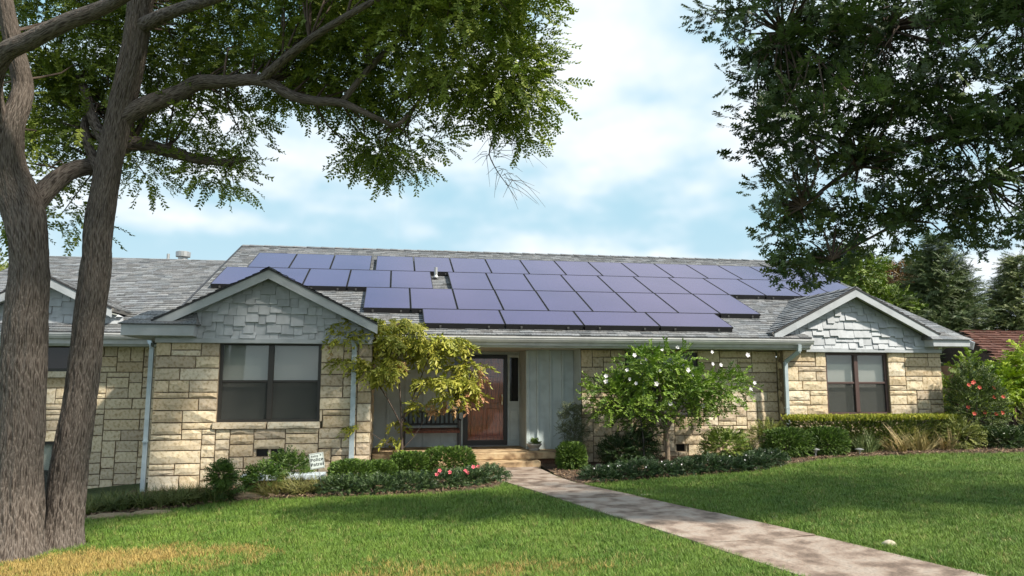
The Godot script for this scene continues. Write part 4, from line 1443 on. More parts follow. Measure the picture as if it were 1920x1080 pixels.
func small_tree(called: String, label: String, at: Vector3, trunk: Array, lb: Array, blobs: Array, mesh: Mesh, m: Material, bark: Material, c0: Color, c1: Color, per: int, clump: float, flat: float, out: float, opt := {}) -> Array:
	var T := thing(called, label, "tree", at, 0.0, opt.get("group", ""))
	limbs(T, "trunk", [trunk], 10, 0.15, 0.0, bark)
	limbs(T, "limb", lb, 7, 0.12, 0.0, bark)
	var xs := []
	var cs := []
	var heads := crown_points(blobs, per, clump, flat, out, opt.get("smin", 0.75), opt.get("smax", 1.25), c0, c1, xs, cs)
	var cr := cloud(T, "crown", mesh, m, xs, cs)
	cr.position = -T.position
	var lp := []
	for l in [trunk] + lb:
		for q in l: lp.append(Vector3(q[0], q[1], q[2]))
	if opt.get("twigs", 0.6) > 0.0: twigs_thin(T, heads, lp, opt.get("twigs", 0.6), opt.get("twig_r", 0.008))
	return [T, heads]

func twigs_thin(t: Node3D, heads: Array, limb_pts: Array, share: float, r: float) -> void:
	var st := new_st()
	var any := false
	for hd in heads:
		if rng.randf() > share: continue
		var p: Vector3 = hd[0]
		var best: Vector3 = limb_pts[0]
		for q in limb_pts:
			if p.distance_squared_to(q) < p.distance_squared_to(best): best = q
		var mid := p.lerp(best, 0.5) + Vector3(0, -0.05, 0)
		any = true
		tube(st, [[best - t.position, r], [mid - t.position, r * 0.7], [p - t.position, r * 0.3]], 4)
	if any:
		var o := obj("twigs", st, M.twig, t)
		o.set_meta("kind", "stuff")

func build_garden_trees() -> void:
	# dogwood in front of the porch
	var g0 := ground(0.21, 0.9)
	var dog := spray_mesh(8, 0.16, 0.105, 0.048, 0.34, 0.8, 12)
	var tiers := [[-0.68, 2.84, 0.8, 0.42, 0.08, 0.35, 10], [0.14, 2.9, 0.9, 0.45, 0.09, 0.4, 11], [-0.35, 2.57, 0.9, 0.72, 0.08, 0.5, 19], [0.75, 2.57, 0.9, 0.6, 0.07, 0.45, 15], [-0.42, 2.2, 0.95, 0.62, 0.06, 0.45, 12], [0.6, 2.32, 0.9, 0.6, 0.06, 0.45, 8], [1.2, 2.45, 0.8, 0.25, 0.05, 0.25, 4], [-0.2, 1.98, 1.0, 0.5, 0.07, 0.4, 10], [1.48, 2.05, 0.85, 0.3, 0.06, 0.3, 6], [1.0, 1.78, 0.9, 0.58, 0.06, 0.45, 10], [1.55, 1.78, 0.9, 0.28, 0.06, 0.25, 6], [1.35, 1.5, 0.9, 0.36, 0.06, 0.3, 6], [0.7, 1.3, 0.95, 0.35, 0.05, 0.3, 2], [0.3, 1.05, 1.0, 0.25, 0.05, 0.25, 1], [-0.55, 0.95, 1.0, 0.12, 0.04, 0.12, 1], [0.02, 0.74, 1.0, 0.12, 0.04, 0.12, 1]]
	var lb := [[[0.2, 0.95, 0.9, 0.022], [-0.1, 1.5, 0.92, 0.016], [-0.5, 2.1, 0.95, 0.01], [-0.8, 2.7, 0.85, 0.005]], [[0.2, 1.05, 0.9, 0.022], [0.15, 1.8, 0.9, 0.016], [0.12, 2.5, 0.9, 0.008], [0.14, 2.9, 0.9, 0.004]], [[0.22, 1.1, 0.9, 0.022], [0.6, 1.6, 0.9, 0.017], [1.0, 1.75, 0.9, 0.012], [1.5, 1.85, 0.88, 0.005]], [[0.21, 1.0, 0.92, 0.018], [0.5, 1.7, 0.95, 0.013], [0.75, 2.3, 0.9, 0.009], [1.15, 2.45, 0.82, 0.004]], [[0.21, 0.45, 0.92, 0.014], [-0.15, 0.68, 0.98, 0.009], [-0.55, 0.95, 1.0, 0.004]], [[0.21, 0.5, 0.92, 0.014], [0.45, 0.75, 0.95, 0.009], [0.7, 1.2, 0.95, 0.005]]]
	var r := small_tree("dogwood_tree", "small layered dogwood with yellow green leaves before the porch bench", Vector3(0.21, g0, 0.9), [[0.21, g0 - 0.05, 0.9, 0.042], [0.22, 0.5, 0.91, 0.034], [0.2, 0.85, 0.9, 0.03], [0.2, 1.1, 0.9, 0.026]], lb, tiers, dog, M.leaf, M.twig, Color(0.21, 0.235, 0.022), Color(0.44, 0.41, 0.06), 9, 0.16, 0.2, 0.5, {"twigs": 0.8, "twig_r": 0.006})
	var px := []
	var pc := []
	for q in [[1.35, 1.42, 0.95], [1.05, 1.36, 0.95], [1.62, 1.6, 0.9], [0.75, 1.3, 0.95], [-1.05, 2.45, 0.9], [1.7, 1.95, 0.9], [0.2, 2.05, 1.05]]:
		for i in 7:
			px.append(Transform3D(aim(ball() + Vector3(0, -0.5, 0)).scaled(Vector3.ONE * rng.randf_range(0.6, 1.0)), Vector3(q[0], q[1], q[2]) + ball() * 0.14))
			pc.append(Color(0.46, 0.2, 0.12).lerp(Color(0.42, 0.27, 0.1), rng.randf()))
	var pk := cloud(r[0], "reddening_leaves", dog, M.leaf_soft, px, pc)
	pk.position = -r[0].position
	# rose of Sharon before the main wall
	var g1 := ground(5.44, 1.0)
	var hib := spray_mesh(12, 0.22, 0.06, 0.04, 0.05, 1.0, 21)
	var hb := [[4.5, 1.40, 0.95, 0.62, 0.34, 0.45, 30], [5.35, 1.72, 1.0, 0.9, 0.5, 0.55, 56], [6.3, 1.62, 1.0, 0.75, 0.36, 0.5, 40], [5.3, 2.15, 1.0, 0.65, 0.25, 0.4, 24], [4.85, 1.2, 0.95, 0.6, 0.2, 0.4, 17], [6.0, 1.3, 1.0, 0.55, 0.18, 0.4, 14], [4.15, 1.6, 0.95, 0.3, 0.3, 0.3, 7], [6.9, 1.75, 1.0, 0.3, 0.22, 0.3, 8], [5.7, 2.1, 1.0, 0.3, 0.26, 0.3, 8]]
	var hl := [[[5.44, 0.8, 1.0, 0.04], [5.1, 1.2, 0.98, 0.028], [4.5, 1.6, 0.95, 0.012]], [[5.44, 0.8, 1.0, 0.04], [5.35, 1.4, 1.0, 0.028], [5.25, 2.2, 1.0, 0.01]], [[5.45, 0.8, 1.0, 0.04], [5.75, 1.2, 1.0, 0.028], [6.5, 1.7, 1.0, 0.012]], [[5.45, 0.85, 1.0, 0.035], [5.6, 1.4, 1.0, 0.024], [5.75, 2.15, 1.0, 0.008]]]
	r = small_tree("flowering_tree", "round green garden tree with white blossoms in front of the stone wall", Vector3(5.44, g1, 1.0), [[5.45, g1 - 0.05, 1.0, 0.06], [5.46, 0.5, 1.0, 0.05], [5.44, 0.85, 1.0, 0.045]], hl, hb, hib, M.leaf, M.pale_bark, Color(0.07, 0.145, 0.014), Color(0.24, 0.35, 0.04), 7, 0.19, 0.9, 0.7, {"twigs": 0.6, "twig_r": 0.006})
	for q in [[4.05, 1.88], [4.12, 1.78], [4.62, 2.28], [4.95, 2.2], [4.78, 2.14], [5.15, 1.98], [4.55, 2.0], [4.58, 1.82], [4.7, 1.74], [5.1, 1.73], [5.75, 2.0], [5.9, 1.9], [6.25, 2.12], [6.4, 2.1], [6.3, 2.36], [5.6, 2.45], [7.02, 2.3], [7.1, 1.75], [7.15, 1.62], [5.4, 1.35], [6.1, 1.3], [5.25, 2.4]]:
		flower(r[0], Vector3(q[0], q[1], 1.35 + rng.randf_range(-0.1, 0.2)) - r[0].position, Vector3(rng.randf_range(-0.4, 0.4), 0.2, 1.0), rng.randf_range(0.035, 0.06), M.petal_white)

# ---------------------------------------------------------------- beds
func build_beds() -> void:
	var box_spray := spray_mesh(12, 0.055, 0.022, 0.014, 0.01, 1.0, 31)
	var rose_spray := spray_mesh(10, 0.16, 0.05, 0.026, 0.05, 1.0, 33)
	var fine_spray := spray_mesh(16, 0.14, 0.030, 0.010, 0.02, 0.8, 35)
	var b0 := Color(0.035, 0.078, 0.010)
	var b1 := Color(0.13, 0.22, 0.024)
	var at := func(x: float, z: float) -> Vector3: return Vector3(x, ground(x, z) + 0.02, z)
	# clipped box bushes before the porch and the left wing
	for b in [[-0.62, 2.35, 0.34, 0.235, 0.3, "small clipped box bush beside the yard sign"], [-0.18, 2.0, 0.27, 0.2, 0.26, "low clipped box bush below the white downspout"], [0.35, 1.65, 0.32, 0.25, 0.3, "clipped box bush at the foot of the dogwood"], [1.07, 1.45, 0.44, 0.27, 0.34, "widest clipped box bush, next to the porch step"], [3.5, 0.95, 0.25, 0.26, 0.25, "round box bush at the corner of the porch and stone wall"], [7.85, 1.35, 0.43, 0.29, 0.36, "dark round box bush beside the spiky yucca"], [8.7, 1.35, 0.36, 0.28, 0.34, "round box bush in front of the hedge's downspout end"]]:
		shrub("box_bush", b[5], at.call(b[0], b[1]), Vector3(b[2], b[3] * 0.95, b[4]), 3000, box_spray, M.leaf_soft, b0, b1, {"power": 3.6, "group": "clipped box bushes in the beds", "up": 0.15, "wobble": 0.6})
	# standard with a leafy head
	shrub("clipped_topiary", "upright leafy topiary beside the low pale ledge", at.call(-2.6, 2.72), Vector3(0.15, 0.15, 0.14), 420, rose_spray, M.leaf_soft, Color(0.035, 0.075, 0.01), Color(0.11, 0.19, 0.02), {"lift": 0.27, "up": 0.1, "size": 0.7})
	for i in 1:
		shrub("low_shrub", "sparse dark foliage at the foot of the topiary", at.call(-2.55, 2.68), Vector3(0.11, 0.14, 0.1), 90, rose_spray, M.leaf_soft, Color(0.03, 0.06, 0.01), Color(0.08, 0.14, 0.02), {})
	shrub("leafy_shrub", "low leafy shrub hiding the pale ledge's end", at.call(-2.05, 2.15), Vector3(0.27, 0.2, 0.25), 330, rose_spray, M.leaf_soft, Color(0.03, 0.075, 0.01), Color(0.1, 0.18, 0.02))
	shrub("leafy_shrub", "taller leafy shrub under the crawl space vent", at.call(-1.72, 1.7), Vector3(0.32, 0.28, 0.28), 420, rose_spray, M.leaf_soft, Color(0.03, 0.075, 0.01), Color(0.12, 0.2, 0.025))
	# brown-green grassy mound in front of them
	var strap := blade_mesh(14, 0.22, 0.36, 0.011, 1.1, 0.05, 41, 4)
	tufts("grass_mound", "tawny mound of arching grass in front of the yard sign's shrubs", at.call(-1.5, 2.5), strap, M.grass, 85, Vector3(0.58, 0, 0.28), Color(0.17, 0.13, 0.04), Color(0.13, 0.15, 0.03), {"category": "grass", "lean": 0.7})
	for i in 8:
		var x := -4.35 + i * 0.235
		tufts("border_grass", "clump of green border grass along the stone edging by the trunks", at.call(x, lerpf(2.95, 2.68, i / 7.0)), strap, M.grass, 30, Vector3(0.2, 0, 0.2), Color(0.055, 0.10, 0.018), Color(0.16, 0.17, 0.04), {"category": "grass", "group": "clumps of border grass", "lean": 0.5})
	# roses in front of the box bushes
	var spots := [[-0.75, 2.78], [-0.2, 2.85], [0.35, 2.85], [0.85, 2.75], [1.3, 2.6], [1.65, 2.3]]
	for i in spots.size():
		var s := shrub("rose_bush", ["low rose bush beside the yard sign's stake", "low rose bush before the box bush below the downspout", "low rose bush at the lawn's edge under the dogwood", "rose bush with pink blooms before the widest box bush", "rose bush with pink blooms reaching towards the porch step", "rose bush at the walkway's edge with a single pink bloom"][i], at.call(spots[i][0], spots[i][1]), Vector3(0.36, 0.115, 0.28), 520, rose_spray, M.leaf_dark, Color(0.022, 0.05, 0.018), Color(0.08, 0.13, 0.035), {"group": "rose bushes beside the walkway", "size": 0.62, "up": 0.3, "wobble": 2.0})
		for k in [0, 0, 0, 3, 3, 1][i]:
			flower(s, Vector3(rng.randf_range(-0.2, 0.2), 0.27 + rng.randf_range(-0.08, 0.06), rng.randf_range(0.0, 0.25)), Vector3(0, 0.5, 1), 0.04, M.petal_pink)
	# right bed: low dark cover with small white flowers
	for i in 9:
		var x := 3.6 + i * 0.42
		var s := shrub("low_cover_plant", "low dark leafy plant with tiny white flowers edging the lawn by the flowering tree", at.call(x, along(BED_R, x) - 0.33), Vector3(0.32, 0.085 + 0.02 * (i % 3), 0.28), 500, rose_spray, M.leaf_dark, Color(0.015, 0.04, 0.012), Color(0.05, 0.095, 0.025), {"group": "low flowering plants edging the bed", "size": 0.62, "up": 0.3, "wobble": 2.0, "category": "plant"})
		for k in 2 + i % 2:
			flower(s, Vector3(rng.randf_range(-0.25, 0.25), 0.22 + rng.randf_range(-0.05, 0.05), rng.randf_range(0.0, 0.2)), Vector3(0, 0.6, 1), 0.016, M.petal_white)
	shrub("dark_shrub", "dark glossy shrub touching the stone wall near the porch", at.call(4.5, 0.75), Vector3(0.28, 0.26, 0.26), 420, rose_spray, M.leaf_dark, Color(0.015, 0.04, 0.012), Color(0.05, 0.09, 0.02))
	shrub("dark_shrub", "dark glossy shrub under the flowering tree", at.call(4.98, 0.72), Vector3(0.28, 0.3, 0.26), 420, rose_spray, M.leaf_dark, Color(0.015, 0.035, 0.012), Color(0.045, 0.085, 0.02))
	shrub("pale_shrub", "pale yellow green shrub beside the crawl vent in the main wall", at.call(6.75, 0.85), Vector3(0.42, 0.27, 0.32), 520, rose_spray, M.leaf_soft, Color(0.07, 0.13, 0.02), Color(0.24, 0.31, 0.05), {"up": 0.2})
	shrub("pale_shrub", "yellow green shrub between the yucca and the hedge", at.call(7.75, 0.78), Vector3(0.42, 0.32, 0.3), 520, fine_spray, M.leaf_soft, Color(0.11, 0.15, 0.02), Color(0.28, 0.30, 0.04), {"up": 0.2})
	var spike := blade_mesh(60, 0.3, 0.55, 0.028, 0.8, 0.05, 47, 4)
	tufts("yucca", "spiky grey green yucca between two shrubs", at.call(7.2, 1.1), spike, M.leaf_soft, 2, Vector3(0.05, 0, 0.05), Color(0.10, 0.15, 0.06), Color(0.17, 0.22, 0.09))
	var tall_blade := blade_mesh(16, 0.35, 0.62, 0.016, 0.6, 0.05, 51, 4)
	tufts("strap_leaf_plant", "upright green strap-leaved plant in front of the hedge", at.call(9.55, 1.35), tall_blade, M.grass, 12, Vector3(0.22, 0, 0.18), Color(0.08, 0.14, 0.04), Color(0.22, 0.26, 0.1))
	for q in [[10.3, 1.45, 8], [10.75, 1.4, 9], [11.25, 1.4, 9]]:
		tufts("dried_grass", "clump of dried tan grass leaves in front of the hedge", at.call(q[0], q[1]), tall_blade, M.grass, q[2], Vector3(0.2, 0, 0.16), Color(0.42, 0.29, 0.13), Color(0.28, 0.24, 0.09), {"group": "dried grass clumps before the hedge", "category": "grass", "lean": 0.9})
	shrub("pale_shrub", "yellowing low shrub among the dried grass", at.call(10.7, 1.1), Vector3(0.4, 0.22, 0.2), 300, fine_spray, M.leaf_soft, Color(0.15, 0.17, 0.02), Color(0.3, 0.28, 0.05))
	shrub("pale_shrub", "olive shrub at the hedge's far end by the tall flowering shrub", at.call(11.75, 1.35), Vector3(0.4, 0.28, 0.28), 340, rose_spray, M.leaf_soft, Color(0.1, 0.13, 0.02), Color(0.24, 0.25, 0.05))
	# long clipped hedge
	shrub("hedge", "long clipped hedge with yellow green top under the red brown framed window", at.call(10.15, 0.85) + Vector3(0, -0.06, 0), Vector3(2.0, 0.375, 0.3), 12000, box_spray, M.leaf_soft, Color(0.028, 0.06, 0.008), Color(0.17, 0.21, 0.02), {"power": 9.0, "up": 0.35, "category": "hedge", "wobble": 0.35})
	var hedge := get_node("hedge")
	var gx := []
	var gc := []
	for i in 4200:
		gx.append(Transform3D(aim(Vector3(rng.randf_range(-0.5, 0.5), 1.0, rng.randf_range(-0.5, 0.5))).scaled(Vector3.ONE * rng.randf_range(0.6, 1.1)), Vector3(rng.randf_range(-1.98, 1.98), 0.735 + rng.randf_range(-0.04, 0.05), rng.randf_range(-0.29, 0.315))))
		gc.append(tint(Color(0.24, 0.29, 0.02), Color(0.46, 0.43, 0.04)))  # yellow of young shoots, with the sunlight on the hedge top mixed in
	cloud(hedge, "sunlit_new_growth", box_spray, M.leaf_soft, gx, gc)
	# wispy bamboo by the porch corner
	var wis := thing("wispy_plant", "thin grey green wispy plant against the pale board wall", "plant", at.call(3.72, 0.2))
	var xs := []
	var cs := []
	for i in 320:
		var y := rng.randf_range(0.25, 1.2)
		var rr := 0.2 * (1.0 - absf(y - 0.75) / 0.75) + 0.08
		xs.append(Transform3D(aim(Vector3(rng.randf_range(-1, 1), rng.randf_range(-0.2, 1.0), rng.randf_range(-1, 1))).scaled(Vector3.ONE * 1.1), Vector3(rng.randf_range(-rr, rr), y, rng.randf_range(-rr, rr) * 0.7)))
		cs.append(tint(Color(0.09, 0.12, 0.06), Color(0.17, 0.2, 0.11)))
	cloud(wis, "foliage", spray_mesh(9, 0.16, 0.065, 0.014, 0.1, 0.6, 61), M.leaf_soft, xs, cs)
	for i in 6:
		var st0 := new_st()
		tube(st0, [[Vector3(rng.randf_range(-0.04, 0.04), -0.03, 0), 0.006], [Vector3(rng.randf_range(-0.12, 0.12), 0.6, rng.randf_range(-0.06, 0.06)), 0.005], [Vector3(rng.randf_range(-0.2, 0.2), 1.2, rng.randf_range(-0.1, 0.1)), 0.002]], 5)
		obj("stem", st0, M.twig, wis)
	# thin dark sapling before the main wall
	var sap := small_tree("sapling", "thin dark sapling beside the flowering tree", at.call(4.95, 1.0), [[4.95, 0.05, 1.0, 0.022], [4.96, 0.6, 1.0, 0.018], [4.9, 1.1, 1.0, 0.012]], [[[4.96, 0.6, 1.0, 0.012], [5.2, 0.85, 1.05, 0.006]]], [[4.85, 0.95, 1.0, 0.3, 0.25, 0.25, 8], [5.2, 0.8, 1.05, 0.2, 0.14, 0.15, 4]], rose_spray, M.leaf_dark, M.bench_metal, Color(0.02, 0.045, 0.012), Color(0.06, 0.1, 0.025), 7, 0.12, 0.8, 0.6, {"twigs": 0.9, "twig_r": 0.005})
	sap[0].set_meta("category", "sapling")
	# right end: tall shrub with red flowers, ground cover, bright shrub over a dark fence
	var tall := shrub("tall_shrub", "tall leafy shrub with small red flowers at the house corner", at.call(12.55, 0.95), Vector3(0.55, 0.85, 0.45), 1300, rose_spray, M.leaf_soft, Color(0.03, 0.065, 0.012), Color(0.13, 0.17, 0.03), {"up": 0.4, "wobble": 2.4})
	for i in 12:
		flower(tall, Vector3(rng.randf_range(-0.55, 0.3), rng.randf_range(0.7, 1.4), rng.randf_range(0.3, 0.5)), Vector3(-0.3, 0.3, 1), 0.05, M.petal_red)
	for i in 8:
		var x := 12.75 + i * 0.55
		shrub("ground_cover_plant", "low green ground cover plant between the lawn and the dark fence", at.call(x, 1.45), Vector3(0.42, 0.17, 0.36), 380, rose_spray, M.leaf_dark, Color(0.025, 0.055, 0.012), Color(0.085, 0.13, 0.03), {"group": "ground cover before the fence", "category": "plant", "up": 0.3, "wobble": 2.0})
	for q in [[14.3, 0.6, 0.45], [15.1, 0.5, 0.5], [15.7, 0.3, 0.4]]:
		shrub("flower_stalks", "yellow green leafy stalks in front of the dark fence", at.call(q[0], q[1]), Vector3(0.22, q[2], 0.2), 160, rose_spray, M.leaf_soft, Color(0.12, 0.16, 0.03), Color(0.33, 0.33, 0.06), {"group": "leafy stalks before the fence", "category": "plant", "up": 0.8, "wobble": 2.5})
	var bright := spray_mesh(14, 0.26, 0.085, 0.045, 0.1, 1.0, 71)
	var bt := small_tree("bright_shrub", "broad bright lime green shrub arching over the dark fence", at.call(16.3, -1.6), [[16.3, 0.2, -1.6, 0.06], [16.3, 1.0, -1.6, 0.05], [16.4, 1.7, -1.6, 0.03]], [[[16.3, 0.9, -1.6, 0.03], [15.4, 1.6, -1.5, 0.015]], [[16.3, 0.9, -1.6, 0.03], [17.4, 1.7, -1.5, 0.015]]], [[15.6, 1.65, -1.5, 0.6, 0.35, 0.5, 26], [16.4, 1.9, -1.6, 0.7, 0.5, 0.5, 36], [17.3, 1.9, -1.6, 0.8, 0.5, 0.5, 34], [16.35, 2.4, -1.6, 0.3, 0.3, 0.3, 8], [15.2, 1.45, -1.3, 0.35, 0.25, 0.3, 9], [18.2, 2.0, -1.6, 0.8, 0.6, 0.5, 24]], bright, M.leaf, M.twig, Color(0.16, 0.25, 0.012), Color(0.34, 0.42, 0.025), 11, 0.2, 0.8, 0.7)
	bt[0].set_meta("category", "shrub")
	var mb := small_tree("bright_shrub", "thin lime green sapling beside the house corner", at.call(13.7, -0.6), [[13.7, 0.2, -0.6, 0.025], [13.7, 1.2, -0.6, 0.018], [13.75, 2.3, -0.6, 0.008]], [[[13.7, 1.0, -0.6, 0.012], [13.3, 1.5, -0.5, 0.006]]], [[13.75, 2.1, -0.6, 0.22, 0.35, 0.2, 8], [13.25, 1.55, -0.5, 0.22, 0.18, 0.2, 5], [14.0, 1.5, -0.6, 0.4, 0.3, 0.3, 11]], bright, M.leaf, M.twig, Color(0.12, 0.2, 0.012), Color(0.28, 0.36, 0.03), 7, 0.16, 0.9, 0.7)
	mb[0].set_meta("category", "sapling")

# ---------------------------------------------------------------- furniture and small things
func build_small_things() -> void:
	# bench
	var b := thing("porch_bench", "dark slatted bench with red brown seat rail against the porch wall", "bench", Vector3(0.30, 0.33, -1.30))
	var st := new_st()
	for i in 4:
		st = new_st()
		soft_box(st, Vector3(0.0, 0.40, -0.18 + i * 0.115), Vector3(1.2, 0.425, -0.08 + i * 0.115), 0.006)
		obj("seat_slat", st, M.bench_wood, b)
	st = new_st()
	soft_box(st, Vector3(0.0, 0.34, 0.27), Vector3(1.2, 0.398, 0.30), 0.006)
	obj("seat_rail", st, M.bench_wood, b)
	for y in [0.48, 0.76]:
		st = new_st()
		soft_box(st, Vector3(0.0, y, -0.20), Vector3(1.2, y + 0.045, -0.165), 0.006)
		obj("back_rail", st, M.bench_metal, b)
	for i in 11:
		st = new_st()
		soft_box(st, Vector3(0.07 + i * 0.1, 0.525, -0.195), Vector3(0.115 + i * 0.1, 0.76, -0.175), 0.004)
		obj("back_slat", st, M.bench_metal, b)
	for x in [0.0, 1.2]:
		for z in [-0.18, 0.28]:
			st = new_st()
			bar(st, Vector3(x, 0, z), Vector3(x, 0.84 if z < 0.0 else 0.6, z), 0.035, 0.035, Vector3(0, 0, 1))
			obj("leg", st, M.bench_metal, b)
		st = new_st()
		soft_box(st, Vector3(x - 0.025, 0.60, -0.2), Vector3(x + 0.025, 0.63, 0.31), 0.006)
		obj("armrest", st, M.bench_metal, b)
	# bowl planter on the porch
	var p := thing("planter_bowl", "small stone planter bowl with green leaves on the porch edge", "planter", Vector3(3.02, 0.331, -0.38))
	st = new_st()
	lathe(st, [Vector2(0, 0.0), Vector2(0.11, 0.0), Vector2(0.12, 0.03), Vector2(0.1, 0.045), Vector2(0.15, 0.10), Vector2(0.165, 0.12), Vector2(0.165, 0.14), Vector2(0.14, 0.14), Vector2(0.12, 0.11), Vector2(0, 0.11)], 18)
	obj("bowl", st, M.clay, p)
	var xs := []
	var cs := []
	for i in 40:
		xs.append(Transform3D(aim(ball() + Vector3(0, 0.8, 0)), ball() * Vector3(0.08, 0.03, 0.08) + Vector3(0, 0.15, 0)))
		cs.append(tint(Color(0.08, 0.15, 0.03), Color(0.2, 0.27, 0.06)))
	cloud(p, "foliage", spray_mesh(6, 0.09, 0.05, 0.03, 0.05, 1.0, 81), M.leaf_soft, xs, cs)
	# yard sign on a bent stake
	var s := thing("yard_sign", "tilted white yard sign reading Police Patrol on a thin stake", "sign", Vector3(-1.12, ground(-1.1, 2.7) + 0.03, 2.72), 0.1)
	st = new_st()
	tube(st, [[Vector3(0.08, -0.1, 0), 0.006], [Vector3(0.045, 0.15, 0), 0.006], [Vector3(0.0, 0.36, 0.0), 0.006], [Vector3(-0.01, 0.5, -0.008), 0.006]], 6)
	obj("stake", st, M.metal, s)
	var pl := group_part("sign_plate", s)
	pl.position = Vector3(-0.04, 0.53, 0.0)
	pl.rotation = Vector3(-0.06, 0.0, 0.14)
	st = new_st()
	soft_box(st, Vector3(-0.112, -0.125, 0.0), Vector3(0.112, 0.125, 0.012), 0.002)
	obj("plate", st, M.sign, pl)
	st = new_st()
	for q in [[-0.104, -0.117, 0.104, -0.112], [-0.104, 0.112, 0.104, 0.117], [-0.104, -0.112, -0.099, 0.112], [0.099, -0.112, 0.104, 0.112]]:
		box(st, Vector3(q[0], q[1], 0.011), Vector3(q[2], q[3], 0.0135))
	obj("border_line", st, M.ink, pl)
	var font := SystemFont.new()
	font.font_names = PackedStringArray(["Droid Sans"])
	font.font_weight = 700
	for q in [["Extra", 0.042, -0.03, 0.062], ["Police", 0.066, 0.0, -0.012], ["Patrol", 0.066, 0.0, -0.085]]:
		var tm := TextMesh.new()
		tm.text = q[0]
		tm.font = font
		tm.font_size = 32
		tm.pixel_size = q[1] / 32.0 * 1.05
		tm.depth = 0.002
		tm.vertical_alignment = VERTICAL_ALIGNMENT_BOTTOM
		put("lettering", tm, M.ink, pl, Vector3(q[2], q[3] - 0.01, 0.0135))
	st = new_st()
	for k in 5:
		var a := TAU * k / 5.0 + PI / 2
		var d := Vector3(cos(a), sin(a), 0)
		var e := Vector3(-sin(a), cos(a), 0)
		tri(st, d * 0.017, e * 0.006, -e * 0.006)
	obj("star", st, M.ink, pl, Vector3(0.065, 0.085, 0.0145))
	# pale ledge and flat stones low against the left wing
	var l := thing("window_well", "pale blue grey ledge over brick, low behind the yard sign", "window well", Vector3(-2.45, ground(-2.0, 2), 1.95))
	st = new_st()
	soft_box(st, Vector3(0, 0.22, -0.25), Vector3(1.36, 0.31, 0.1), 0.008)
	obj("ledge", st, M.well, l)
	st = new_st()
	box(st, Vector3(0.02, -0.2, -0.2), Vector3(1.33, 0.218, 0.05))
	obj("brick_curb", st, M.brick, l)
	for q in [[-2.35, 2.5, 0.34, 0.09, "flat brown edging stone beside the topiary"], [-1.98, 2.55, 0.3, 0.07, "flat brown edging stone in front of the low leafy shrub"], [-3.95, 3.42, 0.34, 0.055, "long pale edging stone beside the leaning trunk"], [-3.42, 3.33, 0.3, 0.045, "short pale edging stone under the border grass"]]:
		rock("edging_stone", q[4], Vector3(q[0], ground(q[0], 0), q[1]), Vector3(q[2], q[3], 0.13), M.edging)
	rock("lawn_rock", "pale rounded rock alone on the open lawn beyond the walkway", Vector3(5.02, ground(5.02, 0), 8.1), Vector3(0.075, 0.05, 0.06), M.rock)
	rock("lawn_rock", "flat pale stone at the walkway edge near the bed", Vector3(3.86, ground(3.86, 0), 4.2), Vector3(0.1, 0.025, 0.06), M.rock)
	rock("lawn_rock", "small flat stone at the walkway edge halfway down the lawn", Vector3(4.72, ground(4.72, 0), 6.4), Vector3(0.07, 0.022, 0.05), M.rock)
	# garden lights
	path_light("dark mushroom path light at the bed corner by the walkway", Vector3(3.62, ground(3.6, 0), 2.42), M.bench_metal, 0.30)
	path_light("pale path light between the round box bushes", Vector3(8.28, ground(8.3, 0), 1.62), M.metal, 0.22)
	path_light("pale path light before the strap-leaved plant", Vector3(9.25, ground(9.2, 0), 1.6), M.metal, 0.18)

func path_light(label: String, at: Vector3, m: Material, h: float) -> void:
	var t := thing("path_light", label, "garden light", at, 0.0, "garden path lights")
	var st := new_st()
	lathe(st, [Vector2(0.012, -0.05), Vector2(0.012, h * 0.6)], 8)
	obj("post", st, m, t)
	st = new_st()
	lathe(st, [Vector2(0.03, h * 0.6), Vector2(0.035, h * 0.85), Vector2(0.0, h * 0.85)], 12)
	obj("lens", st, M.clay, t)
	st = new_st()
	lathe(st, [Vector2(0.0, h * 0.84), Vector2(0.085, h * 0.84), Vector2(0.085, h * 0.87), Vector2(0.03, h * 0.98), Vector2(0.0, h)], 16)
	obj("cap", st, m, t)

func rock(called: String, label: String, at: Vector3, r: Vector3, m: Material) -> void:
	var st := new_st()
	st.set_smooth_group(0)
	var sm := SphereMesh.new()
	sm.radius = 1.0
	sm.height = 2.0
	sm.radial_segments = 18
	sm.rings = 9
	var arr := sm.get_mesh_arrays()
	var v: PackedVector3Array = arr[Mesh.ARRAY_VERTEX]
	for i in arr[Mesh.ARRAY_INDEX]:
		var p := v[i]
		var k := 1.0 + 0.28 * noise.get_noise_3d(p.x * 70.0 + at.x * 90.0, p.y * 70.0, p.z * 70.0 + at.z * 40.0)
		var q := Vector3(signf(p.x) * pow(absf(p.x), 0.7), p.y * 0.9 + 0.4, signf(p.z) * pow(absf(p.z), 0.7))
		st.add_vertex(q * k * r)
	var o := obj(called, st, m, self, at)
	tag(o, label, "stone")

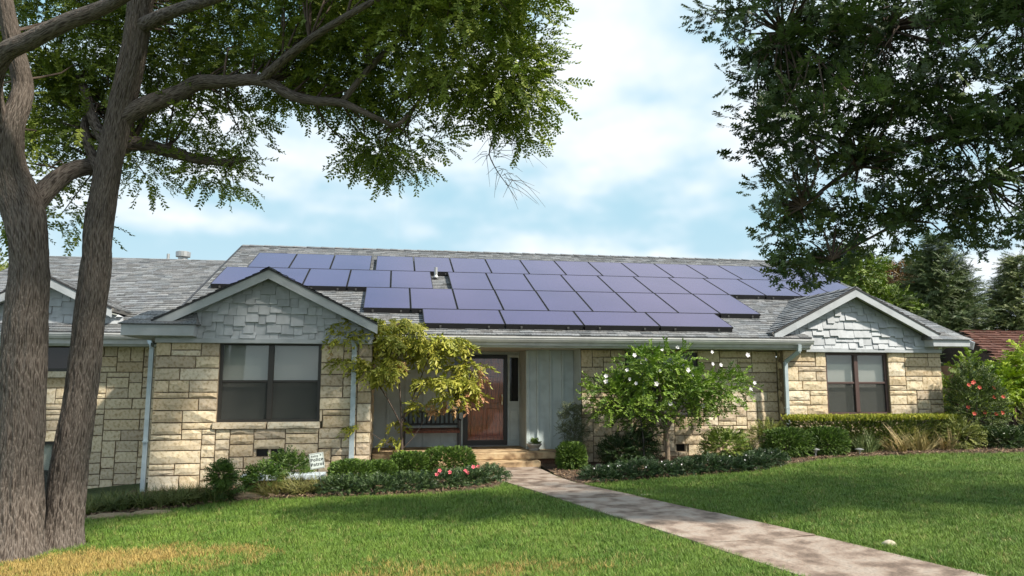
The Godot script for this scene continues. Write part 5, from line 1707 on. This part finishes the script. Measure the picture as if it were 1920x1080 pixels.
# ---------------------------------------------------------------- beyond the house
func build_background() -> void:
	# neighbour's house with a brown tile roof
	var nb := thing("neighbour_house", "neighbour's brown house whose red brown tile roof shows over the shrubs", "house", Vector3(26.0, 0.4, -10.0))
	var st := new_st()
	box(st, Vector3(-4.6, 0, -6), Vector3(9, 2.0, 2.6))
	obj("wall", st, M.nb_wall, nb)
	var tone := func() -> Color:
		var k := rng.randf_range(0.7, 1.15)
		return Color(0.16 * k, 0.065 * k, 0.045 * k)
	var rf := obj("roof", tabs(Vector3(-5.3, 1.75, 3.4), Vector3.RIGHT, Vector3(0, 0.4, -1).normalized(), 15.0, 4.6, 0.3, Vector2(0.22, 0.26), tone, func(u, v): return u > v * 0.45, 0.05), M.tile, nb)
	rf.set_meta("kind", "stuff")
	st = new_st()
	hexa(st, [Vector3(-5.2, 1.7, 3.4), Vector3(-3.3, 3.4, -0.9), Vector3(9.6, 3.4, -0.9), Vector3(9.6, 1.7, 3.4)], [Vector3(-5.2, 1.6, 3.4), Vector3(-3.3, 1.6, -5), Vector3(9.6, 1.6, -5), Vector3(9.6, 1.6, 3.4)])
	obj("roof_deck", st, M.fence, nb)
	# dark board fence
	var f := thing("board_fence", "dark brown board fence in the shade of the lime green shrub", "fence", Vector3(13.3, 0.35, -2.6))
	var x := 0.0
	while x < 7.5:
		st = new_st()
		var top := 1.25 + rng.randf_range(-0.02, 0.02)
		soft_box(st, Vector3(x, -0.1, 0), Vector3(x + 0.135, top, 0.02), 0.004)
		obj("board", st, M.fence, f)
		x += 0.15 + (0.02 if rng.randf() < 0.3 else 0.0)
	for y in [0.25, 0.95]:
		st = new_st()
		box(st, Vector3(0, y, -0.05), Vector3(7.5, y + 0.09, -0.003))
		obj("rail", st, M.fence, f)
	# conifers and broadleaf trees behind
	var needle := spray_mesh(26, 0.5, 0.16, 0.022, 0.12, 0.9, 91)
	var broad := spray_mesh(16, 0.45, 0.12, 0.07, 0.12, 1.0, 93)
	conifer("tall feathery cedar tree behind the house with the highest tip", Vector3(24.6, 0.4, -14), 8.2, 3.0, needle, Color(0.05, 0.085, 0.028), Color(0.15, 0.19, 0.06))
	conifer("broad cedar tree behind the neighbour's tile roof", Vector3(28.2, 0.4, -13.5), 7.1, 3.2, needle, Color(0.06, 0.09, 0.025), Color(0.18, 0.21, 0.06))
	conifer("cedar tree filling the gap between the tall and the broad cedar", Vector3(26.0, 0.4, -17), 7.6, 3.2, needle, Color(0.05, 0.085, 0.028), Color(0.15, 0.19, 0.06))
	conifer("lower cedar tree just past the eave return", Vector3(20.6, 0.4, -12), 5.0, 2.3, needle, Color(0.045, 0.075, 0.025), Color(0.13, 0.17, 0.05))
	small_tree("broadleaf_tree", "light green broadleaf tree rising behind the gable with the red brown window", Vector3(19.2, 0.3, -12.5), [[19.2, 0.1, -12.5, 0.25], [19.2, 3.0, -12.5, 0.2], [19.2, 6.0, -12.5, 0.1]], [[[19.2, 3.5, -12.5, 0.1], [18.2, 5.6, -12.3, 0.04]], [[19.2, 3.5, -12.5, 0.1], [20.3, 5.4, -12.3, 0.04]]], [[19.2, 6.2, -12.5, 1.3, 1.1, 1.2, 55], [18.3, 5.0, -12.3, 1.1, 0.9, 1.0, 36], [20.2, 4.9, -12.3, 1.0, 0.9, 1.0, 36]], broad, M.leaf, M.bark, Color(0.07, 0.125, 0.012), Color(0.18, 0.24, 0.03), 11, 0.42, 0.8, 0.6, {"twigs": 0.4, "twig_r": 0.02})
	small_tree("broadleaf_tree", "tree with orange red foliage between the gable and the cedars", Vector3(23.6, 0.3, -17), [[23.6, 0.1, -17, 0.25], [23.6, 3.0, -17, 0.2], [23.6, 6.4, -17, 0.1]], [[[23.6, 4.0, -17, 0.1], [22.6, 6.2, -16.8, 0.04]]], [[23.6, 6.5, -17, 1.5, 1.0, 1.2, 50], [22.6, 5.4, -16.8, 1.2, 1.0, 1.2, 36], [25.0, 6.3, -16.8, 1.0, 0.9, 1.0, 26]], broad, M.leaf_soft, M.bark, Color(0.22, 0.085, 0.03), Color(0.16, 0.14, 0.035), 11, 0.42, 0.8, 0.6, {"twigs": 0.4, "twig_r": 0.02})
	small_tree("broadleaf_tree", "tree top showing over the lower roof behind the forked trunk", Vector3(-14.6, -0.8, -14), [[-14.6, -1.0, -14, 0.25], [-14.6, 3.0, -14, 0.2], [-14.6, 5.4, -14, 0.1]], [[[-14.6, 3.5, -14, 0.1], [-13.6, 5.0, -13.8, 0.04]]], [[-14.6, 5.2, -14, 1.4, 0.8, 1.2, 40], [-13.6, 4.6, -13.8, 0.9, 0.6, 0.9, 16]], broad, M.leaf, M.bark, Color(0.08, 0.12, 0.015), Color(0.2, 0.22, 0.03), 11, 0.42, 0.8, 0.6, {"twigs": 0.4, "twig_r": 0.02})

func conifer(label: String, at: Vector3, h: float, r: float, mesh: Mesh, c0: Color, c1: Color) -> void:
	var T := thing("cedar_tree", label, "tree", at, 0.0, "cedars behind the house")
	var st := new_st()
	tube(st, [[Vector3(0, -0.2, 0), 0.28], [Vector3(0.05, h * 0.5, 0), 0.16], [Vector3(0, h * 0.97, 0), 0.02]], 10, 0.4)
	obj("trunk", st, M.bark, T)
	var xs := []
	var cs := []
	var y := h * 0.12
	while y < h:
		var k := 1.0 - y / h
		var rad := r * pow(k, 0.75) + 0.12
		var n := int(6 + rad * 5.5)
		for i in n:
			var a := rng.randf() * TAU
			var reach := rad * rng.randf_range(0.6, 1.12)
			var steps := int(4 + reach * 4)
			for s in steps:
				var t := lerpf(0.25, 1.0, float(s) / steps)
				for m in 2:
					var p := Vector3(cos(a) * reach * t, y + 0.25 * reach * t * t - 0.1, sin(a) * reach * t) + ball() * 0.17
					var d := Vector3(cos(a) + rng.randf_range(-0.8, 0.8), rng.randf_range(-0.3, 0.7), sin(a) + rng.randf_range(-0.8, 0.8))
					xs.append(Transform3D(aim(d).scaled(Vector3.ONE * rng.randf_range(0.7, 1.2)), p))
					cs.append(tint(c0, c1))
		y += 0.26
	cloud(T, "crown", mesh, M.leaf_soft, xs, cs)

func _ready() -> void:
	rng.seed = 20240611
	noise.seed = 4
	noise.frequency = 0.02
	# camera
	var cam := Camera3D.new()
	cam.position = Vector3(0.0, 1.76, 14.96)
	cam.rotation = Vector3(0.1302, -0.1643, 0.0)
	cam.fov = 43.57
	cam.far = 400.0
	add_child(cam)
	# sky, exposure
	var env := Environment.new()
	env.background_mode = Environment.BG_SKY
	env.sky = make_sky()
	env.background_energy_multiplier = 1.0
	env.tonemap_mode = Environment.TONE_MAPPER_LINEAR
	env.tonemap_exposure = 2.2
	env.sdfgi_enabled = true
	env.ssao_enabled = true
	env.ssil_enabled = true
	var we := WorldEnvironment.new()
	we.environment = env
	add_child(we)
	# sun: high, from the right front
	var sun := DirectionalLight3D.new()
	var to_sun := Vector3(0.551, 0.695, 0.462).normalized()
	sun.look_at_from_position(Vector3.ZERO, -to_sun, Vector3.UP)
	sun.light_color = Color(1.0, 0.965, 0.90)
	sun.light_energy = 1.05
	sun.light_angular_distance = 2.5
	sun.shadow_enabled = true
	add_child(sun)
	make_materials()
	M.chip_col = mat(Color.WHITE, 0.95)
	M.chip_col.vertex_color_use_as_albedo = true
	build_ground()
	build_house()
	build_panels()
	build_left_trees()
	build_oak()
	build_garden_trees()
	build_beds()
	build_small_things()
	build_background()
	build_grass()
